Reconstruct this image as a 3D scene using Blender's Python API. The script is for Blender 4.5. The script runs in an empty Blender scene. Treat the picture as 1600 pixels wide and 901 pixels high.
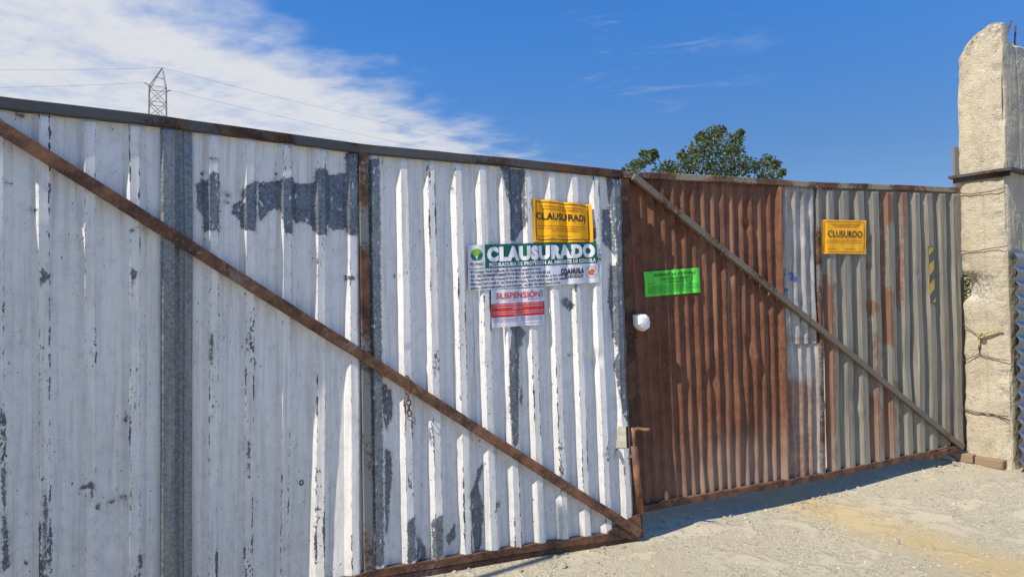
import bpy, bmesh, math, random
import numpy as np
from mathutils import Vector, Matrix, noise as mn
random.seed(7)
SC = bpy.context.scene
COL = SC.collection

# ------------------------------------------------------------------ camera
F, CX, CY = 1050.0, 800.0, 450.5
CAM = Vector((0, 0, 1.6))
PITCH, ROLL = math.radians(1.34), 0.010
fw = Vector((0, math.cos(PITCH), math.sin(PITCH)))
rt = Vector((1, 0, -ROLL)).normalized()
up = rt.cross(fw).normalized(); rt = fw.cross(up).normalized()
cd = bpy.data.cameras.new('camera'); cam = bpy.data.objects.new('camera', cd); COL.objects.link(cam)
cd.sensor_width = 36; cd.lens = 36 * F / 1600; cd.clip_end = 5000; cd.clip_start = 0.05
mw = Matrix.Identity(4)
for i in range(3):
    mw[i][0], mw[i][1], mw[i][2], mw[i][3] = rt[i], up[i], -fw[i], CAM[i]
cam.matrix_world = mw
SC.camera = cam

# ------------------------------------------------------------------ sun and sky
SUN_AZ, SUN_EL = math.radians(36.5), math.radians(48)     # azimuth measured from -X towards -Y
sdir = Vector((-math.cos(SUN_AZ) * math.cos(SUN_EL), -math.sin(SUN_AZ) * math.cos(SUN_EL), math.sin(SUN_EL)))
sl = bpy.data.lights.new('sun', 'SUN'); sl.energy = 5.0; sl.angle = math.radians(0.53); sl.color = (1.0, 0.93, 0.82)
so = bpy.data.objects.new('sun', sl); COL.objects.link(so); so.rotation_euler = sdir.to_track_quat('Z', 'Y').to_euler()
so.location = (-6, -4, 8)
EXPOSURE = 0.25
SC.view_settings.view_transform = 'Standard'; SC.view_settings.look = 'None'
SC.view_settings.exposure = EXPOSURE; SC.view_settings.gamma = 1; SC.view_settings.use_curve_mapping = False
SKY_STRENGTH = 0.13


# ------------------------------------------------------------------ node helper
class NT:
    def __init__(s, tree): s.t = tree; s.n = tree.nodes; s.l = tree.links
    def new(s, typ, **kw):
        x = s.n.new(typ)
        for k, v in kw.items(): setattr(x, k, v)
        return x
    def put(s, sock, v):
        if v is None: return
        if isinstance(v, bpy.types.NodeSocket): s.l.new(v, sock)
        elif hasattr(sock.default_value, '__len__'):
            v = tuple(v)
            if len(sock.default_value) == 4 and len(v) == 3: v = v + (1,)
            sock.default_value = v
        else: sock.default_value = v
    def m(s, op, a, b=None, c=None, clamp=False):
        x = s.new('ShaderNodeMath', operation=op, use_clamp=clamp)
        for i, v in enumerate((a, b, c)):
            if v is not None: s.put(x.inputs[i], v)
        return x.outputs[0]
    def vm(s, op, a, b=None):
        x = s.new('ShaderNodeVectorMath', operation=op)
        s.put(x.inputs[0], a)
        if b is not None: s.put(x.inputs[1], b)
        return x.outputs['Value'] if op == 'DOT_PRODUCT' else x.outputs[0]
    def mix(s, f, a, b, blend='MIX'):
        x = s.new('ShaderNodeMix', data_type='RGBA', blend_type=blend)
        s.put(x.inputs[0], f); s.put(x.inputs[6], a); s.put(x.inputs[7], b)
        return x.outputs[2]
    def mr(s, v, a, b, c=0.0, d=1.0):
        x = s.new('ShaderNodeMapRange', interpolation_type='SMOOTHSTEP')
        for i, q in enumerate((v, a, b, c, d)): s.put(x.inputs[i], q)
        return x.outputs[0]
    def noise(s, vec, scale, detail=4, rough=0.55, dist=0.0, col=False):
        x = s.new('ShaderNodeTexNoise'); s.put(x.inputs['Vector'], vec)
        x.inputs['Scale'].default_value = scale; x.inputs['Detail'].default_value = detail
        x.inputs['Roughness'].default_value = rough; x.inputs['Distortion'].default_value = dist
        return x.outputs['Color' if col else 'Fac']
    def vor(s, vec, scale, feature='F1', out='Distance', rnd=1.0):
        x = s.new('ShaderNodeTexVoronoi', feature=feature); s.put(x.inputs['Vector'], vec)
        x.inputs['Scale'].default_value = scale; x.inputs['Randomness'].default_value = rnd
        return x.outputs[out]
    def scale(s, vec, xyz, off=(0, 0, 0)):
        x = s.new('ShaderNodeMapping'); s.put(x.inputs[0], vec)
        x.inputs['Scale'].default_value = xyz; x.inputs['Location'].default_value = off
        return x.outputs[0]
    def attr(s, name, out='Fac'):
        return s.new('ShaderNodeAttribute', attribute_name=name).outputs[out]
    def sep(s, v):
        return s.put2('ShaderNodeSeparateXYZ', v).outputs
    def put2(s, typ, v):
        x = s.new(typ); s.put(x.inputs[0], v); return x
    def comb(s, x_, y_, z_=0.0):
        x = s.new('ShaderNodeCombineXYZ')
        for i, v in enumerate((x_, y_, z_)): s.put(x.inputs[i], v)
        return x.outputs[0]
    def bump(s, h, strength=0.3, dist=0.01, normal=None):
        x = s.new('ShaderNodeBump'); s.put(x.inputs['Height'], h)
        x.inputs['Strength'].default_value = strength; x.inputs['Distance'].default_value = dist
        if normal is not None: s.put(x.inputs['Normal'], normal)
        return x.outputs[0]


def mat(name):
    m_ = bpy.data.materials.new(name); m_.use_nodes = True
    t = NT(m_.node_tree); b = m_.node_tree.nodes['Principled BSDF']
    def fin(color=None, rough=None, metal=None, normal=None, spec=None):
        if color is not None: t.put(b.inputs['Base Color'], color)
        if rough is not None: t.put(b.inputs['Roughness'], rough)
        if metal is not None: t.put(b.inputs['Metallic'], metal)
        if normal is not None: t.put(b.inputs['Normal'], normal)
        if spec is not None: t.put(b.inputs['Specular IOR Level'], spec)
        return m_
    return t, b, fin


# ------------------------------------------------------------------ world
W = bpy.data.worlds.new('World'); SC.world = W; W.use_nodes = True
t = NT(W.node_tree); bg = W.node_tree.nodes['Background']
sky = t.new('ShaderNodeTexSky', sky_type='NISHITA', sun_disc=False, sun_elevation=SUN_EL,
            sun_rotation=math.pi - math.asin(math.cos(SUN_AZ)), altitude=1500, air_density=1.0, dust_density=0.25, ozone_density=2.5)
hs = t.new('ShaderNodeHueSaturation'); t.put(hs.inputs['Color'], sky.outputs[0])
hs.inputs['Saturation'].default_value = 1.12; hs.inputs['Value'].default_value = 1.0; hs.inputs['Hue'].default_value = 0.492
tc = t.new('ShaderNodeTexCoord').outputs['Generated']
d1 = Vector(((345 - 800) / F, 1, 475 / F)); d2 = Vector(((810 - 800) / F, 1, 232 / F))
nn = d1.cross(d2).normalized()
if nn.dot(Vector((-0.7, 1, 0.3))) < 0: nn = -nn
side = t.vm('DOT_PRODUCT', tc, tuple(nn))                       # >0 inside the bank of cloud
x_, y_, z_ = t.sep(tc)
zz = t.m('MAXIMUM', z_, 0.03)
pl = t.comb(t.m('DIVIDE', x_, zz), t.m('DIVIDE', y_, zz))
pl_r = t.new('ShaderNodeMapping'); t.put(pl_r.inputs[0], pl); pl_r.inputs['Rotation'].default_value = (0, 0, math.radians(38)); pl_r.inputs['Scale'].default_value = (1.0, 1.0, 1)
n1 = t.noise(t.scale(pl_r.outputs[0], (1.0, 1.15, 1)), 3.2, 7, 0.55, 0.15)
n2 = t.noise(pl, 0.55, 4, 0.5, 0.3)
n3 = t.noise(t.scale(pl_r.outputs[0], (1.0, 1.3, 1)), 10.0, 5, 0.55, 0.1)
edge = t.mr(t.m('ADD', side, t.m('MULTIPLY', t.m('SUBTRACT', n1, 0.5), 0.14)), -0.035, 0.065)
dens = t.m('ADD', t.m('MULTIPLY', n1, 0.75), t.m('ADD', t.m('MULTIPLY', n2, 0.45), t.m('MULTIPLY', n3, 0.3)))
tex = t.mr(dens, 0.50, 0.80, 0.62, 1.0)
tex = t.m('MAXIMUM', tex, t.mr(z_, 0.30, 0.12, 0.0, 0.90))
cl = t.m('MULTIPLY', edge, tex)
# thin wisps in the open blue
wv = t.noise(t.scale(tc, (5, 5, 34)), 1.3, 6, 0.6, 0.6)
wd = t.vm('DOT_PRODUCT', tc, tuple(Vector(((1010 - 800) / F, 1, 405 / F)).normalized()))
wisp = t.m('MULTIPLY', t.mr(wd, 0.9915, 0.9985), t.mr(wv, 0.52, 0.8, 0, 0.34))
wd2 = t.vm('DOT_PRODUCT', tc, tuple(Vector(((1110 - 800) / F, 1, 400 / F)).normalized()))
wisp2 = t.m('MULTIPLY', t.mr(wd2, 0.992, 0.999), t.mr(wv, 0.5, 0.8, 0, 0.14))
cl = t.m('MAXIMUM', cl, t.m('MAXIMUM', wisp, wisp2))
grade = t.mix(t.mr(z_, 0.14, 0.46), (0.59, 0.63, 0.77), (0.48, 0.86, 1.28))
blue = t.mix(1.0, hs.outputs[0], grade, 'MULTIPLY')
skyc = t.mix(cl, blue, (4.6, 4.75, 5.1))
t.put(bg.inputs['Color'], skyc); bg.inputs['Strength'].default_value = SKY_STRENGTH


# ------------------------------------------------------------------ object helpers
def link(name, bm, m, parent=None, smooth=False):
    me = bpy.data.meshes.new(name); bm.normal_update(); bm.to_mesh(me); bm.free()
    if smooth:
        for p in me.polygons: p.use_smooth = True
    me.materials.append(m)
    o = bpy.data.objects.new(name, me); COL.objects.link(o)
    if parent is not None:
        o.parent = parent
        if parent.type == 'EMPTY': o.matrix_parent_inverse = Matrix.Translation(-parent.location)
    return o
def thing(name, label, cat, loc=(0, 0, 0), group=None):
    o = bpy.data.objects.new(name, None); COL.objects.link(o); o.location = loc; o.empty_display_size = 0.2
    return tag(o, label, cat, group)
def tag(o, label, cat, group=None):
    o['label'] = label; o['category'] = cat
    if group: o['group'] = group
    return o
def kind(o, k): o['kind'] = k; return o
def tube(bm, pts, r, n=8, closed=False, caps=True):
    pts = [Vector(p) for p in pts]; rings = []; N = len(pts)
    prev = None
    for i, p in enumerate(pts):
        a = pts[(i - 1) % N] if (closed or i > 0) else p
        b = pts[(i + 1) % N] if (closed or i < N - 1) else p
        d = (b - a).normalized()
        if prev is None:
            u = d.cross(Vector((0.13, 0.31, 0.94))); u = u.normalized() if u.length > 1e-4 else d.orthogonal().normalized()
        else:
            u = (prev - d * prev.dot(d)).normalized()
        prev = u; v = d.cross(u)
        rr = r[i] if hasattr(r, '__len__') else r
        rings.append([bm.verts.new(p + (u * math.cos(2 * math.pi * k / n) + v * math.sin(2 * math.pi * k / n)) * rr) for k in range(n)])
    for i in range(N if closed else N - 1):
        A, B = rings[i], rings[(i + 1) % N]
        for k in range(n): bm.faces.new((A[k], A[(k + 1) % n], B[(k + 1) % n], B[k]))
    if caps and not closed:
        bm.faces.new(rings[0][::-1]); bm.faces.new(rings[-1])
def box(bm, c, ax, ay, az):
    """box from centre and three half-axis vectors"""
    c, ax, ay, az = Vector(c), Vector(ax), Vector(ay), Vector(az)
    vs = [bm.verts.new(c + ax * i + ay * j + az * k) for i in (-1, 1) for j in (-1, 1) for k in (-1, 1)]
    for f in ((0, 1, 3, 2), (4, 6, 7, 5), (0, 4, 5, 1), (2, 3, 7, 6), (0, 2, 6, 4), (1, 5, 7, 3)):
        bm.faces.new([vs[i] for i in f])
def fix(bm): bmesh.ops.recalc_face_normals(bm, faces=bm.faces); return bm

def px_ray(px, py):
    return (fw * F + rt * (px - CX) - up * (py - CY)).normalized()

GZ0 = 0.0
def sstep(a, b, x):
    q = min(1, max(0, (x - a) / (b - a))); return q * q * (3 - 2 * q)
def ground_z(x, y):
    near = 0.17 * sstep(1.2, 4.3, x) * sstep(3.8, 6.6, y)
    d = math.hypot(x - 1, y - 4)
    rough = 0.012 * mn.noise((x * 0.9, y * 0.9, 3)) + 0.006 * mn.noise((x * 3.1, y * 3.1, 7))
    return near + rough * sstep(40, 8, d)
def ground_px(px, py):
    r = px_ray(px, py); z = 0.0
    for _ in range(12):
        q = CAM + r * ((z - CAM.z) / r.z); z = ground_z(q.x, q.y)
    return Vector((q.x, q.y, z))


# ------------------------------------------------------------------ leaf frames (vertical, bent planes)
class Leaf:
    def __init__(s, origin, yaw_l, yaw_r, shear):
        s.o = Vector((origin[0], origin[1], 0)); s.shear = shear
        s.d = [Vector((math.cos(y), math.sin(y), 0)) for y in (yaw_l, yaw_r)]
        s.n = [Vector((math.sin(y), -math.cos(y), 0)) for y in (yaw_l, yaw_r)]
        s.twist = lambda a, z: 0.0
    def P(s, a, z, w=0.0):
        k = 0 if a < 0 else 1
        q = sstep(-0.06, 0.06, a); n = s.n[0].lerp(s.n[1], q).normalized()
        return s.o + s.d[k] * a + n * (w + s.twist(a, z)) + Vector((0, 0, z))
    def k(s, a):
        xs, ys = zip(*s.shear); return float(np.interp(a, xs, ys))
    def S(s, a, z): return a + s.k(a) * (2.45 - z)
    def inv(s, a, z):
        q = a
        for _ in range(4): q = a - s.k(q) * (2.45 - z)
        return q
    def px(s, x, y, w=0.0):
        r = px_ray(x, y)
        for k in (1, 0):
            o = s.o + s.n[k] * w
            den = r.dot(s.n[k]); tt = (o - CAM).dot(s.n[k]) / den
            q = CAM + r * tt; a = (q - o).dot(s.d[k])
            if (k == 1 and a >= 0) or k == 0: return a, q.z
    def poly(s, pts): return [s.px(*p) for p in pts]

LL = Leaf((-0.876, 3.91), math.radians(31), math.radians(23), [(-2.2, 0.0), (-0.9, 0.006), (0, 0.004), (0.4, 0.015), (1.0, 0.030), (1.85, 0.016)])
LL.twist = lambda a, z: -0.078 * max(0.0, 2.0 - z) * sstep(0.0, -0.38, a) + 0.035 * sstep(0.9, 1.85, a) * max(0.0, 1.5 - z) / 1.5
RL = Leaf((0.840, 4.735), math.radians(23.5), math.radians(23.5), [(-0.1, 0.055), (0.2, 0.045), (0.8, 0.012), (1.5, 0.008), (3.6, -0.004)])


def sdf(pts, poly):
    """positive inside a polygon, metres; pts Nx2"""
    P = np.asarray(pts); V = np.asarray(poly); n = len(V)
    best = np.full(len(P), 1e9); ins = np.zeros(len(P), bool)
    for i in range(n):
        a, b = V[i], V[(i + 1) % n]; ab = b - a; ap = P - a
        h = np.clip((ap @ ab) / max(ab @ ab, 1e-12), 0, 1)
        best = np.minimum(best, np.hypot(*(ap - h[:, None] * ab).T))
        c = ((a[1] > P[:, 1]) != (b[1] > P[:, 1]))
        with np.errstate(divide='ignore', invalid='ignore'):
            xi = (b[0] - a[0]) * (P[:, 1] - a[1]) / (b[1] - a[1]) + a[0]
        ins ^= c & (P[:, 0] < xi)
    return np.where(ins, best, -best)

def bumps(plist):
    """dents: (s, z, radius_s, radius_z, depth)"""
    def f(a, z):
        w = 0.0
        for (s0, z0, rs, rz, dp) in plist:
            q = ((a - s0) / rs) ** 2 + ((z - z0) / rz) ** 2
            if q < 9: w += dp * math.exp(-q)
        return w
    return f

def sheet(name, leaf, s0, s1, zb, zt, prof, m, parent, polys=None, wob=(0.004, 0.0015), dents=None, ds=0.008, dz=0.02,
          smooth=False, holes=(), woff=0.0, knots=(), seed=0, pinch=True, edge_noise=0.0):
    """corrugated sheet on a leaf: s is measured along the top; zb/zt are functions of s"""
    ss = set(np.round(np.linspace(s0, s1, max(3, int((s1 - s0) / ds)) + 1), 5))
    for k in knots:
        if s0 < k < s1: ss.add(round(k, 5))
    ss = sorted(ss)
    nz = int(2.6 / dz)
    bm = bmesh.new(); grid = []; meta = []
    for i, a in enumerate(ss):
        col = []
        for j in range(nz + 1):
            b0, t0 = zb(a), zt(a)
            aa = a
            z = b0 + (t0 - b0) * j / nz
            if edge_noise and (i == 0 or i == len(ss) - 1): aa = a + edge_noise * mn.noise((i * 3.1, z * 7, seed + 11.0))
            sp = leaf.S(aa, z)
            p = prof(aa)
            if pinch: p *= 1 - 0.8 * sstep(t0 - 0.05, t0 - 0.005, z)
            w = p + woff + wob[0] * 2 * mn.noise((sp * 1.6, z * 1.3, seed)) + wob[1] * 2 * mn.noise((sp * 9, z * 5, seed + 5.0))
            if dents: w += dents(sp, z)
            col.append(bm.verts.new(leaf.P(sp, z, w))); meta.append((sp, z, aa))
        grid.append(col)
    uvl = bm.loops.layers.uv.new('UVMap')
    bm.verts.index_update()
    for i in range(len(ss) - 1):
        for j in range(nz):
            vs = (grid[i][j], grid[i + 1][j], grid[i + 1][j + 1], grid[i][j + 1])
            if holes:
                c = np.array([[sum(meta[v.index][q] for v in vs) / 4 for q in (0, 1)]])
                if any(sdf(c, h)[0] > 0 for h in holes): continue
            f = bm.faces.new(vs)
            for l in f.loops: l[uvl].uv = meta[l.vert.index][:2]
    o = link(name, bm, m, parent, smooth)
    me = o.data
    pts = np.array([q[:2] for q in meta])
    for an, (pl_, sc_) in (polys or {}).items():
        d = np.full(len(pts), -0.2)
        for p_ in pl_: d = np.maximum(d, sdf(pts, p_))
        at = me.attributes.new(an, 'FLOAT', 'POINT'); at.data.foreach_set('value', (np.clip(d, -0.2, 0.2) * sc_).astype(np.float32))
    # closeness to a fold of the profile
    if len(knots):
        kk = np.array(sorted(crowns(list(knots)))) if len(knots) % 4 == 0 else np.array(sorted(knots)); sa = np.array([q[2] for q in meta])
        d = np.min(np.abs(sa[:, None] - kk[None, :]), axis=1)
        at = me.attributes.new('fold', 'FLOAT', 'POINT'); at.data.foreach_set('value', np.exp(-(d / 0.009) ** 2).astype(np.float32))
    h = np.array([prof(q[2]) for q in meta]); at = me.attributes.new('height', 'FLOAT', 'POINT'); at.data.foreach_set('value', (h / max(h.max(), 1e-4)).astype(np.float32))
    return o

def bar(name, leaf, a, b, wd, w0, w1, m, parent, n=None, jit=0.0015, seed=0, ch=0.004, wd2=None, smooth=False):
    """rectangular bar between two (s,z) points on a leaf"""
    (sa, za), (sb, zb_) = a, b
    L = math.hypot(sb - sa, zb_ - za); n = n or max(2, int(L / 0.06))
    px_, pz_ = -(zb_ - za) / L, (sb - sa) / L
    bm = bmesh.new(); uvl = bm.loops.layers.uv.new('UVMap'); rings = []
    for i in range(n + 1):
        f = i / n; s_, z_ = sa + (sb - sa) * f, za + (zb_ - za) * f
        hw = (wd + ((wd2 or wd) - wd) * f) / 2
        js = jit * 2 * mn.noise((f * L * 3, seed, 1)); jw = jit * 3 * mn.noise((f * L * 2, seed, 9))
        cs = [(-hw, w0 + ch), (-hw, w1 - ch), (-hw + ch, w1), (hw - ch, w1), (hw, w1 - ch), (hw, w0 + ch), (hw - ch, w0), (-hw + ch, w0)]
        rings.append([(bm.verts.new(leaf.P(s_ + px_ * (c + js), z_ + pz_ * (c + js), w + jw)), f * L, q) for q, (c, w) in enumerate(cs)])
    per = [0, .03, .035, .1, .105, .14, .145, .2]
    for i in range(n):
        for q in range(8):
            r = (q + 1) % 8
            vs = (rings[i][q], rings[i][r], rings[i + 1][r], rings[i + 1][q])
            fc = bm.faces.new([v[0] for v in vs])
            for l, v in zip(fc.loops, vs): l[uvl].uv = (v[1], per[v[2]])
    bm.faces.new([v[0] for v in rings[0]][::-1]); bm.faces.new([v[0] for v in rings[-1]])
    return link(name, fix(bm), m, parent, smooth)


# ------------------------------------------------------------------ materials
def rust_bar(name, grey=0.3, dark=1.0, light=(0.21, 0.2, 0.185), seed=0.0):
    t, b, fin = mat(name)
    ob = t.new('ShaderNodeTexCoord').outputs['Object']
    v = t.scale(ob, (1, 1, 1), (seed, seed, 0))
    a = t.noise(v, 9, 7, 0.65); c = t.noise(v, 45, 6, 0.7); e = t.noise(v, 3.0, 3, 0.5)
    col = t.mix(t.mr(a, 0.35, 0.68), (0.055 * dark, 0.030 * dark, 0.021 * dark), (0.20 * dark, 0.098 * dark, 0.052 * dark))
    col = t.mix(t.m('MULTIPLY', t.mr(c, 0.5, 0.72), 0.6), col, (0.30 * dark, 0.155 * dark, 0.085 * dark))
    col = t.mix(t.mr(t.m('ADD', t.m('MULTIPLY', e, 0.6), t.m('MULTIPLY', c, 0.4)), 0.62 - grey * 0.4, 0.72 - grey * 0.4), col, light)
    return fin(col, t.mr(c, 0.3, 0.7, 0.62, 0.9), 0.0, t.bump(t.m('ADD', c, a), 0.35, 0.004), 0.25)

M_rail_dark = rust_bar('dark_rusty_steel', 0.50, 0.55, (0.075, 0.078, 0.08))
M_rail_rust = rust_bar('rusty_steel', 0.10, 0.95, seed=3)
M_rail_pale = rust_bar('faded_painted_steel', 0.42, 0.95, (0.27, 0.235, 0.18), 5)
M_post_mix = rust_bar('rusty_grey_steel', 0.42, 0.75, (0.17, 0.175, 0.165), 8)
M_brace_grey = rust_bar('weathered_grey_steel', 0.62, 0.85, (0.175, 0.145, 0.11), 11)
M_brace_rust = rust_bar('rusty_brace_steel', 0.12, 1.15, seed=37)
M_brown = rust_bar('brown_primer_steel', 0.0, 0.75, seed=13)

def white_sheet_mat():
    t, b, fin = mat('peeling_white_paint')
    uv = t.new('ShaderNodeUVMap').outputs[0]
    nz = t.noise(t.scale(uv, (1, 0.35, 1)), 38, 8, 0.68)
    nb = t.noise(uv, 55, 6, 0.62); nl = t.noise(t.scale(uv, (1.3, 0.5, 1)), 2.3, 4, 0.6)
    fine = t.noise(t.scale(uv, (1, 0.16, 1)), 150, 5, 0.7)
    peel = t.m('ADD', t.attr('peel'), t.m('MULTIPLY', t.m('SUBTRACT', t.m('ADD', t.m('MULTIPLY', nb, .5), t.m('MULTIPLY', nz, .5)), 0.5), 0.075))
    mk = t.mr(peel, -0.0008, 0.0008)
    fold = t.attr('fold')
    drop = t.mr(t.noise(t.scale(uv, (5, 0.9, 1)), 1.7, 4, 0.6), 0.42, 0.62)
    chip = t.m('ADD', t.m('MULTIPLY', t.m('MULTIPLY', fold, drop), 0.25), t.m('ADD', t.m('MULTIPLY', nz, 0.66), t.m('MULTIPLY', nl, 0.42)))
    chip = t.mr(t.m('ADD', chip, t.mr(t.sep(uv)[1], 0.75, 0.1, 0, 0.035)), 0.755, 0.768)
    zone = t.mr(t.noise(t.scale(uv, (2.6, 0.8, 1)), 1.6, 5, 0.65), 0.50, 0.70)
    crown = t.mr(t.attr('height'), 0.55, 0.9)
    flake = t.m('ADD', t.m('MULTIPLY', t.noise(t.scale(uv, (1, 0.45, 1)), 85, 5, 0.7), 0.7), t.m('MULTIPLY', t.m('MULTIPLY', zone, crown), 0.20))
    chip = t.m('MAXIMUM', chip, t.mr(flake, 0.490, 0.510, 0, 0.95))
    sp = t.mr(t.m('ADD', t.m('MULTIPLY', t.noise(t.scale(uv, (1, 0.5, 1)), 70, 3, 0.5), 0.8), t.m('MULTIPLY', nl, 0.22)), 0.672, 0.69)
    scr = t.mr(t.m('ADD', t.m('MULTIPLY', fine, 0.7), t.m('MULTIPLY', t.m('ADD', fold, t.m('MULTIPLY', nl, 0.9)), 0.2)), 0.665, 0.70, 0, 0.75)
    mask = t.m('MAXIMUM', t.m('MAXIMUM', mk, chip), t.m('MAXIMUM', sp, scr))
    # chips of paint left inside the peeled areas
    left = t.mr(t.m('ADD', t.m('MULTIPLY', nz, 0.8), t.m('MULTIPLY', t.noise(uv, 17, 4, 0.6), 0.4)), 0.695, 0.71)
    mask = t.m('MULTIPLY', mask, t.m('SUBTRACT', 1.0, t.m('MULTIPLY', left, 0.9)))
    st = t.noise(t.scale(uv, (16, 0.7, 1)), 2.2, 6, 0.65)
    gr = t.noise(uv, 7, 7, 0.7)
    paint = t.mix(t.mr(st, 0.42, 0.75), (0.76, 0.735, 0.685), (0.55, 0.53, 0.485))
    paint = t.mix(t.mr(gr, 0.5, 0.78, 0, 0.55), paint, (0.45, 0.43, 0.38))
    grime = t.mr(t.m('ADD', t.noise(t.scale(uv, (1, 0.6, 1)), 260, 3, 0.6), t.m('MULTIPLY', nl, 0.35)), 0.74, 0.86, 0, 0.5)
    paint = t.mix(grime, paint, (0.24, 0.235, 0.225))
    blot = t.noise(t.scale(uv, (1, 0.55, 1)), 26, 7, 0.72)
    paint = t.mix(t.mr(blot, 0.50, 0.70, 0, 0.55), paint, (0.47, 0.46, 0.44))
    low_shade = t.m('ADD', t.mr(t.sep(uv)[1], 1.25, 0.0, 0, 0.32), t.mr(t.sep(uv)[0], -0.3, -1.6, 0, 0.12))  # weaker light towards the bottom and left, put into the paint colour as grey
    paint = t.mix(t.m('MULTIPLY', low_shade, t.mr(blot, 0.3, 0.6, 0.4, 1.0)), paint, (0.36, 0.355, 0.345))
    zn = t.vor(uv, 85, 'F1', 'Color'); zg = t.m('MULTIPLY', t.m('ADD', t.sep(zn)[0], t.noise(uv, 60, 5, 0.7)), 0.5)
    zinc = t.mix(t.mr(zg, 0.25, 0.75), (0.085, 0.10, 0.115), (0.165, 0.185, 0.205))
    zinc = t.mix(t.mr(gr, 0.45, 0.75), zinc, (0.21, 0.225, 0.24))
    zinc = t.mix(t.m('MULTIPLY', t.m('SUBTRACT', 1.0, mk), 0.65), zinc, (0.040, 0.044, 0.048))
    col = t.mix(mask, paint, zinc)
    # rusty bleeding around a few chips
    col = t.mix(t.mr(t.m('SUBTRACT', t.noise(t.scale(uv, (1, .4, 1)), 13, 5, .6), t.m('MULTIPLY', mask, .2)), 0.66, 0.76, 0, .35), col, (0.20, 0.15, 0.11))
    halo = t.m('MULTIPLY', t.mr(peel, -0.016, 0.0), t.m('SUBTRACT', 1.0, mask))
    col = t.mix(t.m('MULTIPLY', halo, t.mr(blot, 0.35, 0.6, 0, 0.5)), col, (0.30, 0.25, 0.20))
    hgt = t.m('ADD', t.m('MULTIPLY', t.m('SUBTRACT', 1.0, mask), 1.0), t.m('MULTIPLY', gr, 0.5))
    return fin(col, t.mr(mask, 0, 1, 0.52, 0.42), t.m('MULTIPLY', mask, 0.25), t.bump(hgt, 0.45, 0.0015), 0.4)
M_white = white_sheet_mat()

def zinc_mat(name, k=1.0, warm=0.0):
    t, b, fin = mat(name)
    uv = t.new('ShaderNodeUVMap').outputs[0]
    zn = t.vor(uv, 95, 'F1', 'Color'); zg = t.m('MULTIPLY', t.m('ADD', t.sep(zn)[0], t.noise(uv, 50, 5, 0.7)), 0.5)
    st = t.noise(t.scale(uv, (14, 0.6, 1)), 2.4, 6, 0.65)
    c = t.mix(t.mr(zg, 0.25, 0.78), (0.15 * k, 0.165 * k, 0.175 * k), (0.29 * k, 0.305 * k, 0.31 * k))
    c = t.mix(t.mr(st, 0.45, 0.75, 0, 0.7), c, (0.36 * k, 0.355 * k, 0.34 * k))
    return fin(c, t.mr(zg, 0.3, 0.7, 0.4, 0.6), 0.35, t.bump(t.noise(uv, 25, 5), 0.15, 0.003), 0.4)
M_zinc = zinc_mat('galvanised_steel', 0.85)

def brown_sheet_mat():
    t, b, fin = mat('rusted_brown_corrugated_sheet')
    uv = t.new('ShaderNodeUVMap').outputs[0]
    a = t.noise(uv, 6, 7, 0.65); c = t.noise(t.scale(uv, (1, 0.3, 1)), 70, 6, 0.7); st = t.noise(t.scale(uv, (18, 0.6, 1)), 2.0, 5, 0.6)
    col = t.mix(t.mr(a, 0.3, 0.7), (0.100, 0.037, 0.019), (0.185, 0.075, 0.039))
    col = t.mix(t.mr(c, 0.45, 0.72, 0, 0.55), col, (0.31, 0.150, 0.080))
    col = t.mix(t.m('MULTIPLY', t.mr(t.noise(t.scale(uv, (9, 0.45, 1)), 1.6, 5, .6), 0.50, 0.66, 0, 0.6), t.mr(t.sep(uv)[0], 0.2, 0.8)), col, (0.30, 0.175, 0.105))
    col = t.mix(t.mr(st, 0.5, 0.72, 0, 0.5), col, (0.085, 0.032, 0.020))
    z = t.sep(uv)[1]
    dust = t.m('ADD', t.mr(z, 1.15, 0.15, 0, 0.85), t.m('MULTIPLY', t.m('SUBTRACT', t.noise(t.scale(uv, (3, 0.8, 1)), 4, 6, 0.65), 0.5), 0.9))
    dust = t.m('MULTIPLY', t.mr(dust, 0.25, 1.0), 0.62)
    dust = t.m('MULTIPLY', dust, t.mr(t.sep(uv)[0], 0.15, 0.75, 0.25, 1.0))
    col = t.mix(dust, col, (0.36, 0.27, 0.20))
    return fin(col, t.mr(c, 0.3, 0.7, 0.6, 0.85), 0.0, t.bump(t.m('ADD', c, a), 0.3, 0.002), 0.3)
M_brownsheet = brown_sheet_mat()

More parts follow.
